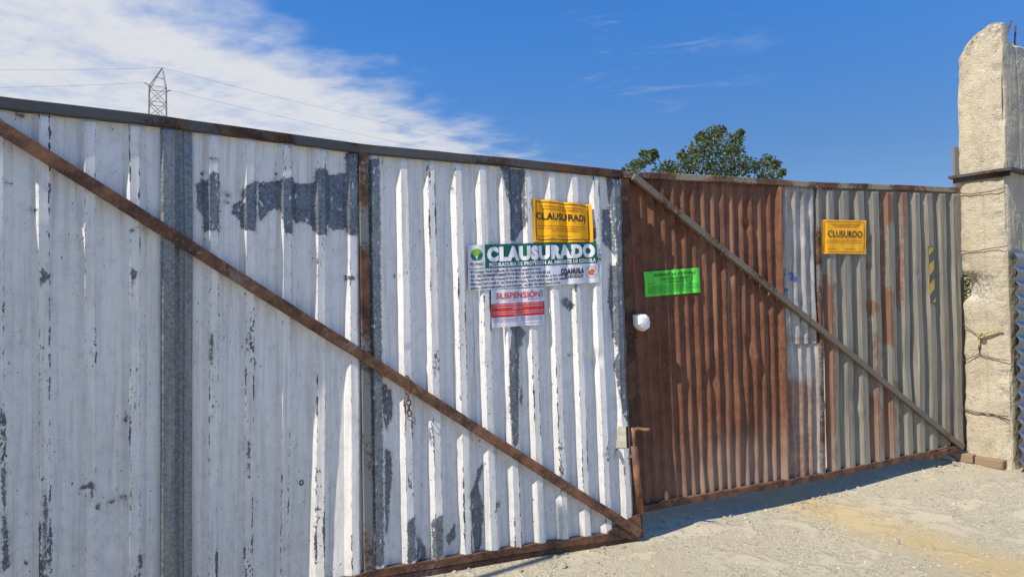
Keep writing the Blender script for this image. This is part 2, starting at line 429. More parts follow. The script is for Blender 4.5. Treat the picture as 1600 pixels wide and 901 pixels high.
def patch_mat(name, lower=False):
    """galvanised corrugated patch, rusting from polygons"""
    t, b, fin = mat(name)
    uv = t.new('ShaderNodeUVMap').outputs[0]
    n = t.noise(uv, 22, 7, 0.68); n2 = t.noise(t.scale(uv, (10, 1.2, 1)), 3, 6, .65); n3 = t.noise(uv, 90, 5, 0.7)
    zinc = t.mix(t.mr(n2, 0.35, 0.7), (0.27, 0.25, 0.22), (0.50, 0.47, 0.415))
    zinc = t.mix(t.mr(n, 0.5, 0.72, 0, .6), zinc, (0.16, 0.17, 0.185))
    rk = t.m('ADD', t.attr('rust'), t.m('MULTIPLY', t.m('SUBTRACT', t.m('ADD', t.m('MULTIPLY', n, .6), t.m('MULTIPLY', n2, .4)), 0.5), 0.22))
    rust = t.mix(t.mr(t.m('ADD', t.m('MULTIPLY', n, .5), t.m('MULTIPLY', n2, .5)), .35, .65), (0.15, 0.08, 0.055), (0.36, 0.235, 0.165))
    col = t.mix(t.mr(rk, -0.02, 0.05, 0, 0.92), zinc, rust)
    bl = t.mr(t.m('ADD', t.attr('blue'), t.m('MULTIPLY', t.m('SUBTRACT', n, 0.5), 0.10)), -0.002, 0.006, 0, 0.85)
    col = t.mix(bl, col, (0.045, 0.085, 0.26))
    return fin(col, t.mr(rk, -0.02, 0.05, 0.42, 0.8), t.mr(rk, -0.02, 0.05, 0.12, 0), t.bump(n, 0.4, 0.004), 0.4)
M_patch = patch_mat('patched_galvanised_sheet')

def grey_sheet_mat():
    t, b, fin = mat('faded_grey_green_ribbed_sheet')
    uv = t.new('ShaderNodeUVMap').outputs[0]
    n = t.noise(t.scale(uv, (1.6, .6, 1)), 9, 7, 0.65); st = t.noise(t.scale(uv, (20, 0.7, 1)), 2.1, 5, 0.6); n3 = t.noise(uv, 80, 5, 0.7)
    base = t.mix(t.mr(st, 0.38, 0.72), (0.185, 0.170, 0.130), (0.30, 0.280, 0.215))
    base = t.mix(t.mr(n3, 0.5, 0.75, 0, .4), base, (0.35, 0.325, 0.255))
    rk = t.m('ADD', t.attr('rust'), t.m('MULTIPLY', t.m('SUBTRACT', t.m('ADD', t.m('MULTIPLY', n, .55), t.m('MULTIPLY', st, .45)), 0.5), 0.24))
    rust = t.mix(t.mr(st, .35, .7), (0.15, 0.066, 0.036), (0.30, 0.150, 0.080))
    rust = t.mix(t.mr(st, .5, .7, 0, .6), rust, (0.10, 0.052, 0.040))
    st2 = t.noise(t.scale(uv, (26, 0.5, 1)), 1.5, 4, 0.6)
    base = t.mix(t.mr(st2, 0.54, 0.68, 0, 0.75), base, (0.125, 0.085, 0.058))
    base = t.mix(t.mr(t.noise(t.scale(uv, (34, 0.9, 1)), 1.2, 5, 0.65), 0.60, 0.68, 0, 0.8), base, (0.26, 0.12, 0.066))
    col = t.mix(t.mr(t.m('ADD', rk, t.m('MULTIPLY', t.m('SUBTRACT', t.noise(t.scale(uv, (1, .3, 1)), 45, 6, .7), .5), .16)), -0.012, 0.014, 0, 0.9), base, rust)
    z = t.sep(uv)[1]
    dust = t.m('MULTIPLY', t.mr(t.m('ADD', z, t.m('MULTIPLY', n, .5)), 1.0, 0.35), 0.4)
    col = t.mix(dust, col, (0.33, 0.29, 0.22))
    return fin(col, t.mr(rk, -0.02, 0.05, 0.5, 0.8), 0.0, t.bump(t.m('ADD', n, n3), 0.25, 0.002), 0.4)
M_grey = grey_sheet_mat()

def concrete_mat():
    t, b, fin = mat('rough_cast_concrete')
    uv = t.new('ShaderNodeUVMap').outputs[0]; ob = t.new('ShaderNodeTexCoord').outputs['Object']
    a = t.noise(ob, 5, 8, 0.65); c = t.noise(ob, 40, 7, 0.7); st = t.noise(t.scale(uv, (9, 0.8, 1)), 2, 5, 0.6)
    ln = t.noise(t.scale(uv, (3, 60, 1)), 1.6, 4, 0.6); lv = t.noise(t.scale(uv, (40, 4, 1)), 1.6, 4, 0.6)
    col = t.mix(t.mr(a, 0.3, 0.7), (0.43, 0.375, 0.27), (0.55, 0.485, 0.36))
    col = t.mix(t.mr(st, 0.5, 0.75, 0, .5), col, (0.36, 0.305, 0.225))
    col = t.mix(t.mr(c, 0.55, 0.75, 0, .5), col, (0.60, 0.55, 0.45))
    crk = t.vor(t.vm('ADD', t.scale(uv, (9, 16, 1)), t.mix(0.12, (0, 0, 0), t.noise(uv, 14, 4, .6, col=True))), 2.2, 'DISTANCE_TO_EDGE')
    ck = t.mr(crk, 0.0, 0.05, 1, 0)
    ck = t.m('MULTIPLY', ck, t.mr(t.noise(ob, 9, 3), 0.4, 0.6))
    col = t.mix(t.m('MULTIPLY', ck, .16), col, (0.30, 0.25, 0.18))
    pit = t.m('MULTIPLY', t.mr(t.vor(ob, 55, 'F1', 'Distance'), 0.0, 0.45, 1, 0), t.mr(t.noise(ob, 11, 5, .65), 0.48, 0.62))
    col = t.mix(t.m('MULTIPLY', pit, .45), col, (0.27, 0.22, 0.155))
    brk = t.attr('broken')
    ag = t.vor(ob, 38, 'F1', 'Color')
    col = t.mix(t.m('MULTIPLY', brk, 0.75), col, t.mix(t.sep(ag)[0], (0.30, 0.27, 0.22), (0.58, 0.54, 0.46)))
    h = t.m('ADD', t.m('ADD', t.m('MULTIPLY', ln, 0.55), t.m('MULTIPLY', lv, 0.4)), t.m('SUBTRACT', t.m('ADD', t.m('MULTIPLY', c, 1.3), a), t.m('ADD', t.m('MULTIPLY', pit, 0.9), t.m('MULTIPLY', ck, 0.3))))
    h = t.m('ADD', h, t.m('MULTIPLY', brk, t.vor(ob, 38)))
    return fin(col, 0.9, 0, t.bump(h, 0.8, 0.010), 0.2)
M_concrete = concrete_mat()

def ground_mat():
    t, b, fin = mat('dusty_broken_concrete_ground')
    ob = t.new('ShaderNodeTexCoord').outputs['Object']
    a = t.noise(ob, 0.9, 7, 0.62); c = t.noise(ob, 9, 8, 0.7); f = t.noise(ob, 70, 6, 0.8); g = t.noise(ob, 2.6, 7, .65, .5); w = t.noise(ob, 28, 6, .75)
    col = t.mix(t.mr(a, 0.32, 0.68), (0.42, 0.365, 0.245), (0.54, 0.475, 0.335))
    col = t.mix(t.mr(c, 0.45, 0.72, 0, .7), col, (0.37, 0.32, 0.22))
    slab = t.mr(t.m('ADD', g, t.m('MULTIPLY', t.m('SUBTRACT', c, .5), .3)), 0.50, 0.57)
    col = t.mix(t.m('MULTIPLY', slab, 0.6), col, (0.57, 0.505, 0.365))
    # loose grit: coloured grains where the slab is gone
    gr = t.vor(ob, 95, 'F1', 'Color'); gd = t.vor(ob, 95, 'F1', 'Distance')
    gv_ = t.sep(gr)
    grain = t.mix(gv_[0], (0.34, 0.30, 0.215), (0.60, 0.535, 0.39))
    grain = t.mix(t.mr(gv_[1], 0.8, 0.85, 0, .5), grain, (0.25, 0.245, 0.235))
    loose = t.m('MULTIPLY', t.m('SUBTRACT', 1.0, slab), t.mr(t.m('ADD', t.m('MULTIPLY', c, .5), t.m('MULTIPLY', a, .5)), 0.40, 0.55, 0.25, 0.85))
    col = t.mix(loose, col, grain)
    col = t.mix(t.mr(f, 0.5, 0.72, 0, .4), col, (0.32, 0.275, 0.19))
    col = t.mix(t.mr(w, 0.55, 0.75, 0, .5), col, (0.62, 0.55, 0.40))
    wv = t.vm('ADD', ob, t.mix(0.45, (0, 0, 0), t.noise(ob, 2.2, 8, .7, col=True)))
    cr = t.vor(wv, 1.05, 'DISTANCE_TO_EDGE'); cr2 = t.vor(wv, 3.1, 'DISTANCE_TO_EDGE')
    ck = t.m('MULTIPLY', t.mr(cr, 0.0, 0.010, 1, 0), t.mr(a, 0.42, 0.55, 0, .8))
    ck2 = t.m('MULTIPLY', t.mr(cr2, 0.0, 0.016, 1, 0), t.mr(g, 0.52, 0.6, 0, 0.4))
    ck = t.m('MAXIMUM', ck, ck2)
    col = t.mix(t.m('MULTIPLY', ck, 0.32), col, (0.24, 0.20, 0.14))
    ye = t.m('ADD', t.attr('stain'), t.m('MULTIPLY', t.m('SUBTRACT', t.m('ADD', t.m('MULTIPLY', t.noise(ob, 2.4, 7, .7), .7), t.m('MULTIPLY', w, .3)), .5), 1.5))
    col = t.mix(t.mr(ye, 0.2, 1.1, 0, 0.62), col, (0.54, 0.39, 0.15))
    h = t.m('ADD', t.m('ADD', t.m('ADD', f, w), t.m('MULTIPLY', c, 1.4)), t.m('SUBTRACT', t.m('MULTIPLY', slab, .5), t.m('ADD', t.m('MULTIPLY', ck, 0.5), t.m('MULTIPLY', loose, t.m('MULTIPLY', gd, 1.2)))))
    return fin(col, 0.93, 0, t.bump(h, 0.65, 0.012), 0.15)
M_ground = ground_mat()

def plain(name, col, rough=0.6, metal=0.0, var=0.12, sc=20):
    t, b, fin = mat(name)
    ob = t.new('ShaderNodeTexCoord').outputs['Object']
    n = t.noise(ob, sc, 5, 0.6)
    d = tuple(c * (1 - var) for c in col); e = tuple(min(1, c * (1 + var)) for c in col)
    return fin(t.mix(t.mr(n, 0.3, 0.7), d, e), rough, metal, t.bump(n, 0.1, 0.002), 0.35)

# ------------------------------------------------------------------ ground
def axis(lo, hi, fine_lo, fine_hi, st):
    xs = list(np.arange(fine_lo, fine_hi + 1e-6, st)); d = st
    v = fine_hi
    while v < hi: d *= 1.35; v = min(hi, v + d); xs.append(v)
    d = st; v = fine_lo
    while v > lo: d *= 1.35; v = max(lo, v - d); xs.insert(0, v)
    return xs
gx, gy = axis(-900, 900, -4, 7, 0.09), axis(-900, 1500, 1, 9, 0.09)
bm = bmesh.new(); gv = [[bm.verts.new((x, y, ground_z(x, y))) for y in gy] for x in gx]
for i in range(len(gx) - 1):
    for j in range(len(gy) - 1): bm.faces.new((gv[i][j], gv[i + 1][j], gv[i + 1][j + 1], gv[i][j + 1]))
ground = kind(link('ground', bm, M_ground, smooth=True), 'structure')
sa_, sb_ = ground_px(1215, 772), ground_px(1590, 895)
vals = []
for v in ground.data.vertices:
    p = v.co; d = (sb_ - sa_); d.z = 0; L = d.length; d.normalize(); q = p - sa_; q.z = 0
    along = q.dot(d) / L; off = abs(q.cross(d).z)
    vals.append(max(0, 1 - off / 0.55) * sstep(-0.25, 0.05, along) * sstep(1.9, 1.0, along))
ground.data.attributes.new('stain', 'FLOAT', 'POINT').data.foreach_set('value', vals)

# ------------------------------------------------------------------ profiles
def trap(centres, base=0.104, crown=0.040, hgt=0.033):
    cs = sorted(centres)
    def f(a):
        for c in cs:
            d = abs(a - c)
            if d < base / 2: return hgt * min(1.0, (base / 2 - d) / ((base - crown) / 2))
        return 0.0
    kn = []
    for c in cs: kn += [c - base / 2, c - crown / 2, c + crown / 2, c + base / 2]
    return f, kn
def crowns(kn): return [k for i, k in enumerate(kn) if i % 4 in (1, 2)]

# ------------------------------------------------------------------ white gate leaf
white_gate = thing('gate_leaf', 'white painted corrugated metal gate leaf with peeling paint and a rusty diagonal brace', 'gate', LL.P(0, 0))
rib_px = [(-2, 190), (70, 205), (141, 215), (210, 225), (333, 260), (389.5, 265), (447, 270), (500, 280), (549, 285),
          (585, 290), (630, 290), (672, 290), (714, 290), (752, 295), (787, 300), (823, 305), (860, 310), (895, 315), (928, 320), (960, 320)]
rib_s = [LL.inv(*LL.px(*p)) for p in rib_px]
rib_s = [rib_s[0] - 0.23] + rib_s
profL, knotL = trap(rib_s)

topL = [LL.px(0, 163), LL.px(250, 192), LL.px(560, 234), LL.px(800, 256), LL.px(968, 274)]
tl0 = topL[0]; sl_ = (topL[1][1] - topL[0][1]) / (topL[1][0] - topL[0][0])
S_LEFT = -2.0
topL = [(S_LEFT, tl0[1] + (S_LEFT - tl0[0]) * sl_)] + topL
botL = [LL.px(572, 889), LL.px(700, 868), LL.px(985, 825)]
sb0 = botL[0]; botL = [(S_LEFT, sb0[1] - 0.16), (-0.4, sb0[1] - 0.10)] + botL
zt = lambda a: float(np.interp(a, [p[0] for p in topL], [p[1] for p in topL]))
zb = lambda a: float(np.interp(a, [p[0] for p in botL], [p[1] for p in botL]))

def cz3(p): return [(280 + x / 2.503, 180 + y / 2.503) for x, y in p]
def cz5(p): return [(600 + x / 2.815, 220 + y / 2.815) for x, y in p]
def cz4(p): return [(280 + x / 2.364, 520 + y / 2.364) for x, y in p]
def cz6(p): return [(560 + x / 2.365, 520 + y / 2.365) for x, y in p]
def cz1(p): return [(x / 2.37, 140 + y / 2.37) for x, y in p]
def cz2(p): return [(x / 2.245, 500 + y / 2.245) for x, y in p]
peel_px = [
    cz3([(65, 270), (90, 255), (113, 258), (118, 225), (155, 230), (155, 455), (95, 455), (92, 400), (70, 360)]),
    cz3([(205, 350), (245, 335), (240, 290), (300, 260), (298, 460), (245, 445), (230, 400), (205, 385)]),
    cz3([(310, 265), (395, 255), (440, 245), (450, 265), (490, 270), (525, 265), (528, 215), (575, 215), (585, 235), (648, 225), (648, 150),
         (692, 135), (692, 470), (655, 470), (645, 445), (600, 450), (578, 440), (575, 470), (530, 470), (520, 440), (490, 415), (455, 420),
         (440, 400), (440, 465), (412, 465), (395, 380), (372, 360), (345, 385), (318, 415), (310, 400)]),
    cz3([(75, 222), (100, 222), (92, 248)]), cz3([(180, 300), (197, 303), (195, 325), (182, 325)]), cz3([(170, 335), (197, 340), (195, 350)]),
    cz3([(370, 225), (388, 228), (380, 242)]), cz3([(640, 625), (697, 630), (692, 640), (650, 648)]), cz3([(112, 172), (150, 175), (130, 182)]),
    [(574, 250), (591, 250), (598, 880), (584, 880), (577, 540)],
    [(595, 598), (612, 611), (613, 647), (603, 672), (597, 647)], cz4([(757, 420), (783, 440), (785, 540), (772, 650), (768, 740), (760, 740), (757, 600)]),
    cz5([(507, 118), (560, 122), (610, 130), (616, 380), (600, 400), (575, 440), (545, 440), (548, 300), (520, 200)]),
    cz5([(548, 790), (600, 815), (625, 840), (600, 880), (612, 900), (552, 900)]),
    cz6([(556, 0), (588, 0), (592, 90), (585, 400), (565, 425), (552, 250), (548, 120)]), cz6([(598, 200), (606, 230), (602, 270), (594, 250)]),
    cz5([(955, 300), (985, 300), (1000, 420), (1010, 520), (985, 470), (958, 450)]), cz5([(900, 350), (915, 380), (925, 440), (905, 430)]),
    [(944, 262), (966, 268), (978, 420), (984, 640), (972, 640), (962, 420)],
    cz5([(990, 540), (1030, 560), (1052, 900), (1010, 900), (985, 700)]), cz6([(960, 0), (985, 0), (990, 350), (965, 300), (940, 120)]),
    cz6([(405, 590), (430, 560), (440, 500), (462, 478), (442, 560), (460, 640), (452, 800), (430, 800), (413, 700)]),
    cz6([(175, 690), (203, 665), (207, 830), (177, 842)]), cz6([(213, 750), (230, 760), (247, 790), (247, 835), (215, 835)]),
    cz6([(268, 690), (305, 665), (307, 820), (268, 830)]), cz6([(320, 755), (358, 700), (360, 750), (335, 780)]), cz6([(505, 620), (520, 620), (520, 645), (508, 640)]),
    cz6([(80, 185), (105, 190), (120, 260), (100, 350), (88, 300)]), cz6([(862, 610), (878, 605), (875, 620)]), cz6([(770, 75), (790, 78), (775, 84)]),
    cz1([(60, 78), (98, 95), (80, 104), (62, 100)]), cz1([(108, 440), (140, 445), (130, 465)]), cz1([(150, 650), (190, 690), (150, 725)]),
    cz1([(485, 660), (520, 680), (495, 700), (490, 765)]), cz1([(478, 520), (515, 515), (490, 530)]), cz1([(22, 345), (48, 350), (36, 356)]),
    cz2([(272, 607), (292, 590), (318, 578), (330, 585), (322, 640), (314, 600), (292, 603)]), cz2([(372, 655), (450, 628), (455, 634), (378, 662)]),
    cz2([(330, 655), (352, 665), (345, 682), (330, 680)]), cz2([(0, 690), (14, 690), (24, 890), (0, 900)]), cz2([(75, 865), (92, 868), (85, 890), (76, 890)]),
    cz2([(147, 620), (160, 640), (158, 880), (148, 890)]), cz2([(490, 840), (504, 840), (502, 900), (488, 900)]), cz2([(438, 330), (447, 335), (445, 370), (437, 360)]),
    cz2([(0, 520), (12, 540), (10, 660), (0, 650)]), cz4([(260, 400), (268, 410), (270, 550), (262, 540)]), cz4([(116, 0), (126, 0), (126, 120), (116, 120)]),
    cz5([(40, 588), (62, 592), (60, 605), (44, 600)]), cz5([(288, 205), (300, 205), (298, 230), (290, 228)]), cz5([(770, 700), (800, 690), (830, 720), (825, 745), (800, 740)]),
]
peel_L = [LL.poly(p) for p in peel_px]
hole = [LL.poly([(961, 664), (977, 662), (978, 700), (968, 698), (959, 700)])]
dL = bumps([LL.px(925, 560) + (0.06, 0.05, -0.02), LL.px(955, 680) + (0.05, 0.08, 0.012), LL.px(770, 240) + (0.05, 0.1, 0.006),
            LL.px(690, 800) + (0.05, 0.12, 0.007), LL.px(640, 545) + (.04, .03, -.006), LL.px(970, 600) + (.04, .25, -.014)])
P_ = {'peel': (peel_L, 1.0)}
s_g0, s_g1 = LL.inv(*LL.px(250, 230)), LL.inv(*LL.px(300, 230))
s_m = LL.inv(*LL.px(741, 300))
s_end = LL.inv(*LL.px(969, 290))
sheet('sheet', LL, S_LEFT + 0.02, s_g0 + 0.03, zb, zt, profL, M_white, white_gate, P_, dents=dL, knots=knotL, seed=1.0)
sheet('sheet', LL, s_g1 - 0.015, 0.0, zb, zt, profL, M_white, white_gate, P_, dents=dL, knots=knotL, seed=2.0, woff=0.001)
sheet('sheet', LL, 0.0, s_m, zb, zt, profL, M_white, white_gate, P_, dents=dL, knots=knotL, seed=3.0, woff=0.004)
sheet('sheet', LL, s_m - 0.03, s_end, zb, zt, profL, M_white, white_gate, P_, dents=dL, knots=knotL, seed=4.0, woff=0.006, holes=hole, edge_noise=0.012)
gc = LL.inv(*LL.px(263, 250))
profG, knotG = trap([gc], 0.10, 0.05, 0.03)
gs = sheet('galvanised_strip', LL, s_g0, s_g1, zb, zt, lambda a: profG(a) + (0.008 if a > gc + 0.07 else 0), M_zinc, white_gate, knots=knotG + [gc + 0.07, gc + 0.0715], seed=6.0, woff=0.012)
gs['label'] = 'bare grey galvanised strip between the white sheets'
for i in range(len(topL) - 1):
    pass
def poly_bar(name, leaf, pts, wd, w0, w1, m, parent, **kw):
    """one bar following a polyline: returns a single mesh object"""
    bm = bmesh.new(); rings = []
    P = []
    for (a, b) in zip(pts[:-1], pts[1:]):
        n = max(1, int(math.hypot(b[0] - a[0], b[1] - a[1]) / 0.07))
        P += [(a[0] + (b[0] - a[0]) * i / n, a[1] + (b[1] - a[1]) * i / n) for i in range(n)]
    P.append(pts[-1]); N = len(P); ch = 0.004
    for i, (s_, z_) in enumerate(P):
        a, b = P[max(0, i - 1)], P[min(N - 1, i + 1)]; L = math.hypot(b[0] - a[0], b[1] - a[1])
        ps, pz = -(b[1] - a[1]) / L, (b[0] - a[0]) / L; hw = wd / 2
        j = 0.0022 * mn.noise((s_ * 4, z_ * 4, 2)); jw = 0.004 * mn.noise((s_ * 2.3, z_ * 2.3, 5))
        cs = [(-hw, w0 + ch), (-hw, w1 - ch), (-hw + ch, w1), (hw - ch, w1), (hw, w1 - ch), (hw, w0 + ch), (hw - ch, w0), (-hw + ch, w0)]
        rings.append([bm.verts.new(leaf.P(s_ + ps * (c + j), z_ + pz * (c + j), w + jw)) for c, w in cs])
    for i in range(N - 1):
        for q in range(8): bm.faces.new((rings[i][q], rings[i][(q + 1) % 8], rings[i + 1][(q + 1) % 8], rings[i + 1][q]))
    bm.faces.new(rings[0][::-1]); bm.faces.new(rings[-1])
    return link(name, fix(bm), m, parent)
poly_bar('top_rail', LL, topL, 0.052, -0.012, 0.048, M_rail_dark, white_gate)
bl1 = [(S_LEFT, sb0[1] - 0.17), (-0.4, sb0[1] - 0.11)] + [LL.px(575, 893), LL.px(700, 873), LL.px(860, 847), LL.px(985, 827)]
poly_bar('bottom_rail', LL, bl1, 0.05, -0.01, 0.045, M_rail_rust, white_gate)
bl2 = [(p[0], p[1] - 0.058 + 0.012 * (i == 5)) for i, p in enumerate(bl1)]
poly_bar('kick_strip', LL, bl2, 0.06, 0.0, 0.036, M_rail_rust, white_gate)
bar('middle_post', LL, LL.px(565, 228), LL.px(574, 893), 0.055, 0.010, 0.044, M_post_mix, white_gate, seed=2)
bar('side_post', LL, (S_LEFT, zt(S_LEFT)), (S_LEFT, zb(S_LEFT)), 0.06, -0.01, 0.044, M_rail_dark, white_gate, seed=3)
brA, brB = LL.px(-40, 176), LL.px(988, 826)
brM = LL.px(566, 556)
poly_bar('brace', LL, [brA, LL.px(300, 389), brM, LL.px(800, 706), brB], 0.060, 0.030, 0.066, M_brace_rust, white_gate)
# gusset plate at the closing corner
bm = bmesh.new(); g0 = [LL.px(*p) for p in ((940, 826), (975, 803), (990, 797), (993, 832), (975, 836))]
A = [bm.verts.new(LL.P(a, z, 0.048)) for a, z in g0]; B = [bm.verts.new(LL.P(a, z, 0.040)) for a, z in g0]
bm.faces.new(A); bm.faces.new(B[::-1])
for i in range(5): bm.faces.new((A[i], B[i], B[(i + 1) % 5], A[(i + 1) % 5]))
link('gusset_plate', fix(bm), M_rail_rust, white_gate)
# torn flaps under the hole
bm = bmesh.new()
for pts, ww in (([(958, 699), (966, 697), (964, 712), (957, 713)], (0, .035)), ([(967, 698), (978, 698), (980, 711), (972, 712)], (0, .03))):
    q = [LL.px(*p) for p in pts]
    v = [bm.verts.new(LL.P(a, z, 0.012 + (ww[1] if k > 1 else 0))) for k, (a, z) in enumerate(q)]
    v2 = [bm.verts.new(LL.P(a, z, 0.010 + (ww[1] if k > 1 else 0))) for k, (a, z) in enumerate(q)]
    bm.faces.new(v); bm.faces.new(v2[::-1])
    for i in range(4): bm.faces.new((v[i], v2[i], v2[(i + 1) % 4], v[(i + 1) % 4]))
link('torn_flap', fix(bm), M_zinc, white_gate)
# small hole grommet
c = LL.px(478, 760); bm = bmesh.new(); cc = LL.P(c[0], c[1], 0.003)
tube(bm, [cc + LL.d[0] * math.cos(q) * 0.010 + Vector((0, 0, math.sin(q) * 0.013)) for q in np.linspace(0, 2 * math.pi, 13)[:-1]], 0.0035, 6, True)
link('bolt_hole', bm, M_rail_dark, white_gate, True)

# ------------------------------------------------------------------ rusty gate leaf
rusty_gate = thing('gate_leaf', 'patched rusty brown and grey ribbed metal gate leaf beside the concrete pillar', 'gate', RL.P(0, 0.1))
topR = [RL.px(968, 274), RL.px(1130, 281), RL.px(1270, 290), RL.px(1400, 294), RL.px(1492, 298)]
botR = [RL.px(1000, 792), RL.px(1130, 768), RL.px(1275, 743), RL.px(1400, 716), RL.px(1492, 697)]
ztR = lambda a: float(np.interp(a, [p[0] for p in topR], [p[1] for p in topR]))
zbR = lambda a: float(np.interp(a, [p[0] for p in botR], [p[1] for p in botR])) + 0.01
r_b0, r_b1 = RL.inv(*RL.px(978, 330)) - 0.06, RL.inv(*RL.px(1218, 400))
ph = RL.inv(*RL.px(1006.5 + 45 / 2.906 * 0.7, 330))
first = RL.inv(*RL.px(1008, 300)); last = RL.inv(*RL.px(1207, 310))
per = (last - first) / 13.0
def profB(a): return 0.0130 * (1 + math.sin((a - first - 0.2 * per) / per * 2 * math.pi)) * (0.75 if a < 0.1 else 1)
dB = bumps([RL.px(1165, 535) + (0.05, 0.09, -0.022), RL.px(1180, 560) + (0.03, 0.06, 0.020), RL.px(1150, 640) + (0.08, 0.2, 0.016), RL.px(1105, 590) + (0.04, 0.06, -0.018),
            RL.px(1165, 350) + (0.05, 0.03, -0.022), RL.px(1055, 350) + (0.05, 0.05, -0.013), RL.px(1090, 720) + (0.06, 0.15, -0.016), RL.px(1140, 440) + (.05, .08, .014), RL.px(1195, 450) + (.04, .12, -.016)])
sheet('rusted_sheet', RL, r_b0, r_b1, zbR, ztR, lambda a: profB(a) + 0.026 * sstep(r_b1 - 0.09, r_b1, a), M_brownsheet, rusty_gate, wob=(0.006, 0.0028), dents=dB, seed=21.0, ds=per / 9, smooth=True, edge_noise=0.02)['label'] = 'brown rusted corrugated sheet'
# patched corrugated pieces
p0, p1 = RL.inv(*RL.px(1214, 400)), RL.inv(*RL.px(1279, 400))
pf = RL.inv(*RL.px(1223, 300)); pp = (RL.inv(*RL.px(1264, 300)) - pf) / 3
def profP(a): return 0.013 * (1 + math.sin((a - pf + 0.22 * pp) / pp * 2 * math.pi))
zseam = RL.px(1240, 531)[1]
cz7 = lambda p: [(960 + x / 2.906, 250 + y / 2.906) for x, y in p]
cz8 = lambda p: [(960 + x / 2.815, 500 + y / 2.815) for x, y in p]
cz9 = lambda p: [(1190 + x / 3.22, 260 + y / 3.22) for x, y in p]
cz10 = lambda p: [(1190 + x / 3.467, 500 + y / 3.467) for x, y in p]
rustP = [RL.poly(p) for p in (cz7([(740, 130), (765, 130), (762, 195), (745, 195)]), cz7([(785, 140), (805, 140), (802, 225), (788, 225)]), cz7([(825, 140), (850, 140), (848, 185), (826, 185)]),
         cz7([(868, 130), (890, 130), (885, 160)]), cz7([(738, 795), (895, 795), (895, 825), (738, 825)]), cz7([(735, 100), (900, 100), (900, 125), (735, 125)]))]
blueP = [RL.poly(p) for p in (cz9([(82, 520), (112, 515), (115, 560), (90, 570)]), cz9([(135, 530), (160, 540), (172, 580), (142, 575)]), cz9([(95, 610), (115, 615), (110, 640)]))]
rustQ = [RL.poly(p) for p in (cz10([(75, 330), (175, 300), (200, 310), (250, 330), (290, 300), (290, 880), (110, 880), (70, 700)]), cz10([(70, 95), (270, 80), (272, 112), (80, 118)]))]
dP = bumps([RL.px(1230, 420) + (.04, .04, -.010), RL.px(1255, 380) + (.03, .05, .009), RL.px(1245, 470) + (.04, .03, -.009), RL.px(1235, 350) + (.03, .02, -.008), RL.px(1262, 440) + (.03, .03, .009), RL.px(1225, 500) + (.03, .04, .010), RL.px(1250, 320) + (.03, .02, -.006)])
sheet('patch_sheet', RL, p0, p1, lambda a: zseam - 0.03, ztR, profP, M_patch, rusty_gate, {'rust': (rustP, 1), 'blue': (blueP, 1)}, wob=(0.006, 0.003), dents=dP, ds=pp / 10, smooth=True, seed=31.0, woff=0.004, edge_noise=0.015)['label'] = 'crumpled silver patch sheet'
def profQ(a): return 0.011 * (1 + math.sin((a - pf - 0.1 * pp) / pp * 2 * math.pi))
sheet('patch_sheet', RL, p0 - 0.002, p1, zbR, lambda a: zseam, profQ, M_patch, rusty_gate, {'rust': (rustQ, 1), 'blue': ([[(9, 9), (9.1, 9), (9, 9.1)]], 1)}, wob=(0.006, 0.002), dents=bumps([RL.px(1235, 640) + (.05, .2, -.014)]), ds=pp / 10, smooth=True, seed=35.0, woff=0.006, edge_noise=0.03)['label'] = 'lower patch sheet rusting from the bottom'
# grey ribbed sheets
lit = [1283, 1305.5, 1329, 1352, 1375, 1399, 1418, 1437.5, 1458, 1478]
lit_s = [RL.inv(*RL.px(x, 320)) for x in lit] + [RL.inv(*RL.px(1498, 320))]
lit_s = lit_s
gk = []; seg = []
for a, b in zip(lit_s[:-1], lit_s[1:]):
    q = b - a; seg.append((a, b)); gk += [a - 0.08 * q, a + 0.22 * q, a + 0.60 * q, a + 0.76 * q]
def profR(a):
    for (u, v) in seg:
        q = v - u; f = (a - u) / q
        if -0.08 <= f < 0.92:
            if f < 0.22: return 0.042 * (f + 0.08) / 0.30
            if f < 0.60: return 0.042
            if f < 0.76: return 0.042 * (0.76 - f) / 0.16
            return 0.0
    return 0.0
rustG = [RL.poly(p) for p in (cz9([(590, 130), (610, 130), (612, 900), (592, 900)]), cz9([(682, 130), (696, 130), (690, 580), (678, 580)]), cz9([(514, 300), (526, 300), (532, 900), (516, 900)]), cz10([(470, 60), (482, 60), (490, 380), (478, 380)]), cz10([(590, 60), (606, 60), (612, 420), (596, 420)]),
        cz9([(588, 130), (645, 130), (650, 260), (640, 300), (600, 300), (588, 250)]), cz9([(585, 560), (640, 640), (645, 900), (580, 900)]),
        cz9([(292, 560), (320, 540), (345, 620), (345, 900), (288, 900)]), cz9([(680, 130), (706, 130), (704, 300), (688, 290)]), cz9([(512, 680), (565, 680), (565, 720), (535, 760), (530, 900), (512, 900)]),
        cz9([(660, 590), (690, 560), (690, 720), (665, 720)]), cz10([(318, 60), (378, 130), (378, 820), (325, 825)]), cz10([(550, 0), (580, 0), (575, 250), (555, 250)]),
        cz10([(625, 0), (655, 0), (655, 300), (700, 420), (700, 760), (645, 770), (620, 600), (640, 380)]), cz10([(560, 380), (615, 420), (622, 770), (570, 780)]),
        cz10([(712, 510), (745, 520), (742, 740), (722, 745)]), cz10([(690, 330), (725, 340), (720, 400)]))]
dG = bumps([RL.px(1410, 560) + (.10, .22, -.016), RL.px(1330, 620) + (.05, .06, -.01), RL.px(1350, 480) + (.05, .05, -.008), RL.px(1300, 440) + (.04, .05, .006), RL.px(1460, 430) + (.05, .02, -.007),
            RL.px(1425, 430) + (.04, .03, -.006), RL.px(1480, 320) + (.06, .06, -.008), RL.px(1340, 640) + (.03, .04, .009)])
r_g0, r_g1 = lit_s[0] - 0.012, RL.inv(*RL.px(1493, 400))
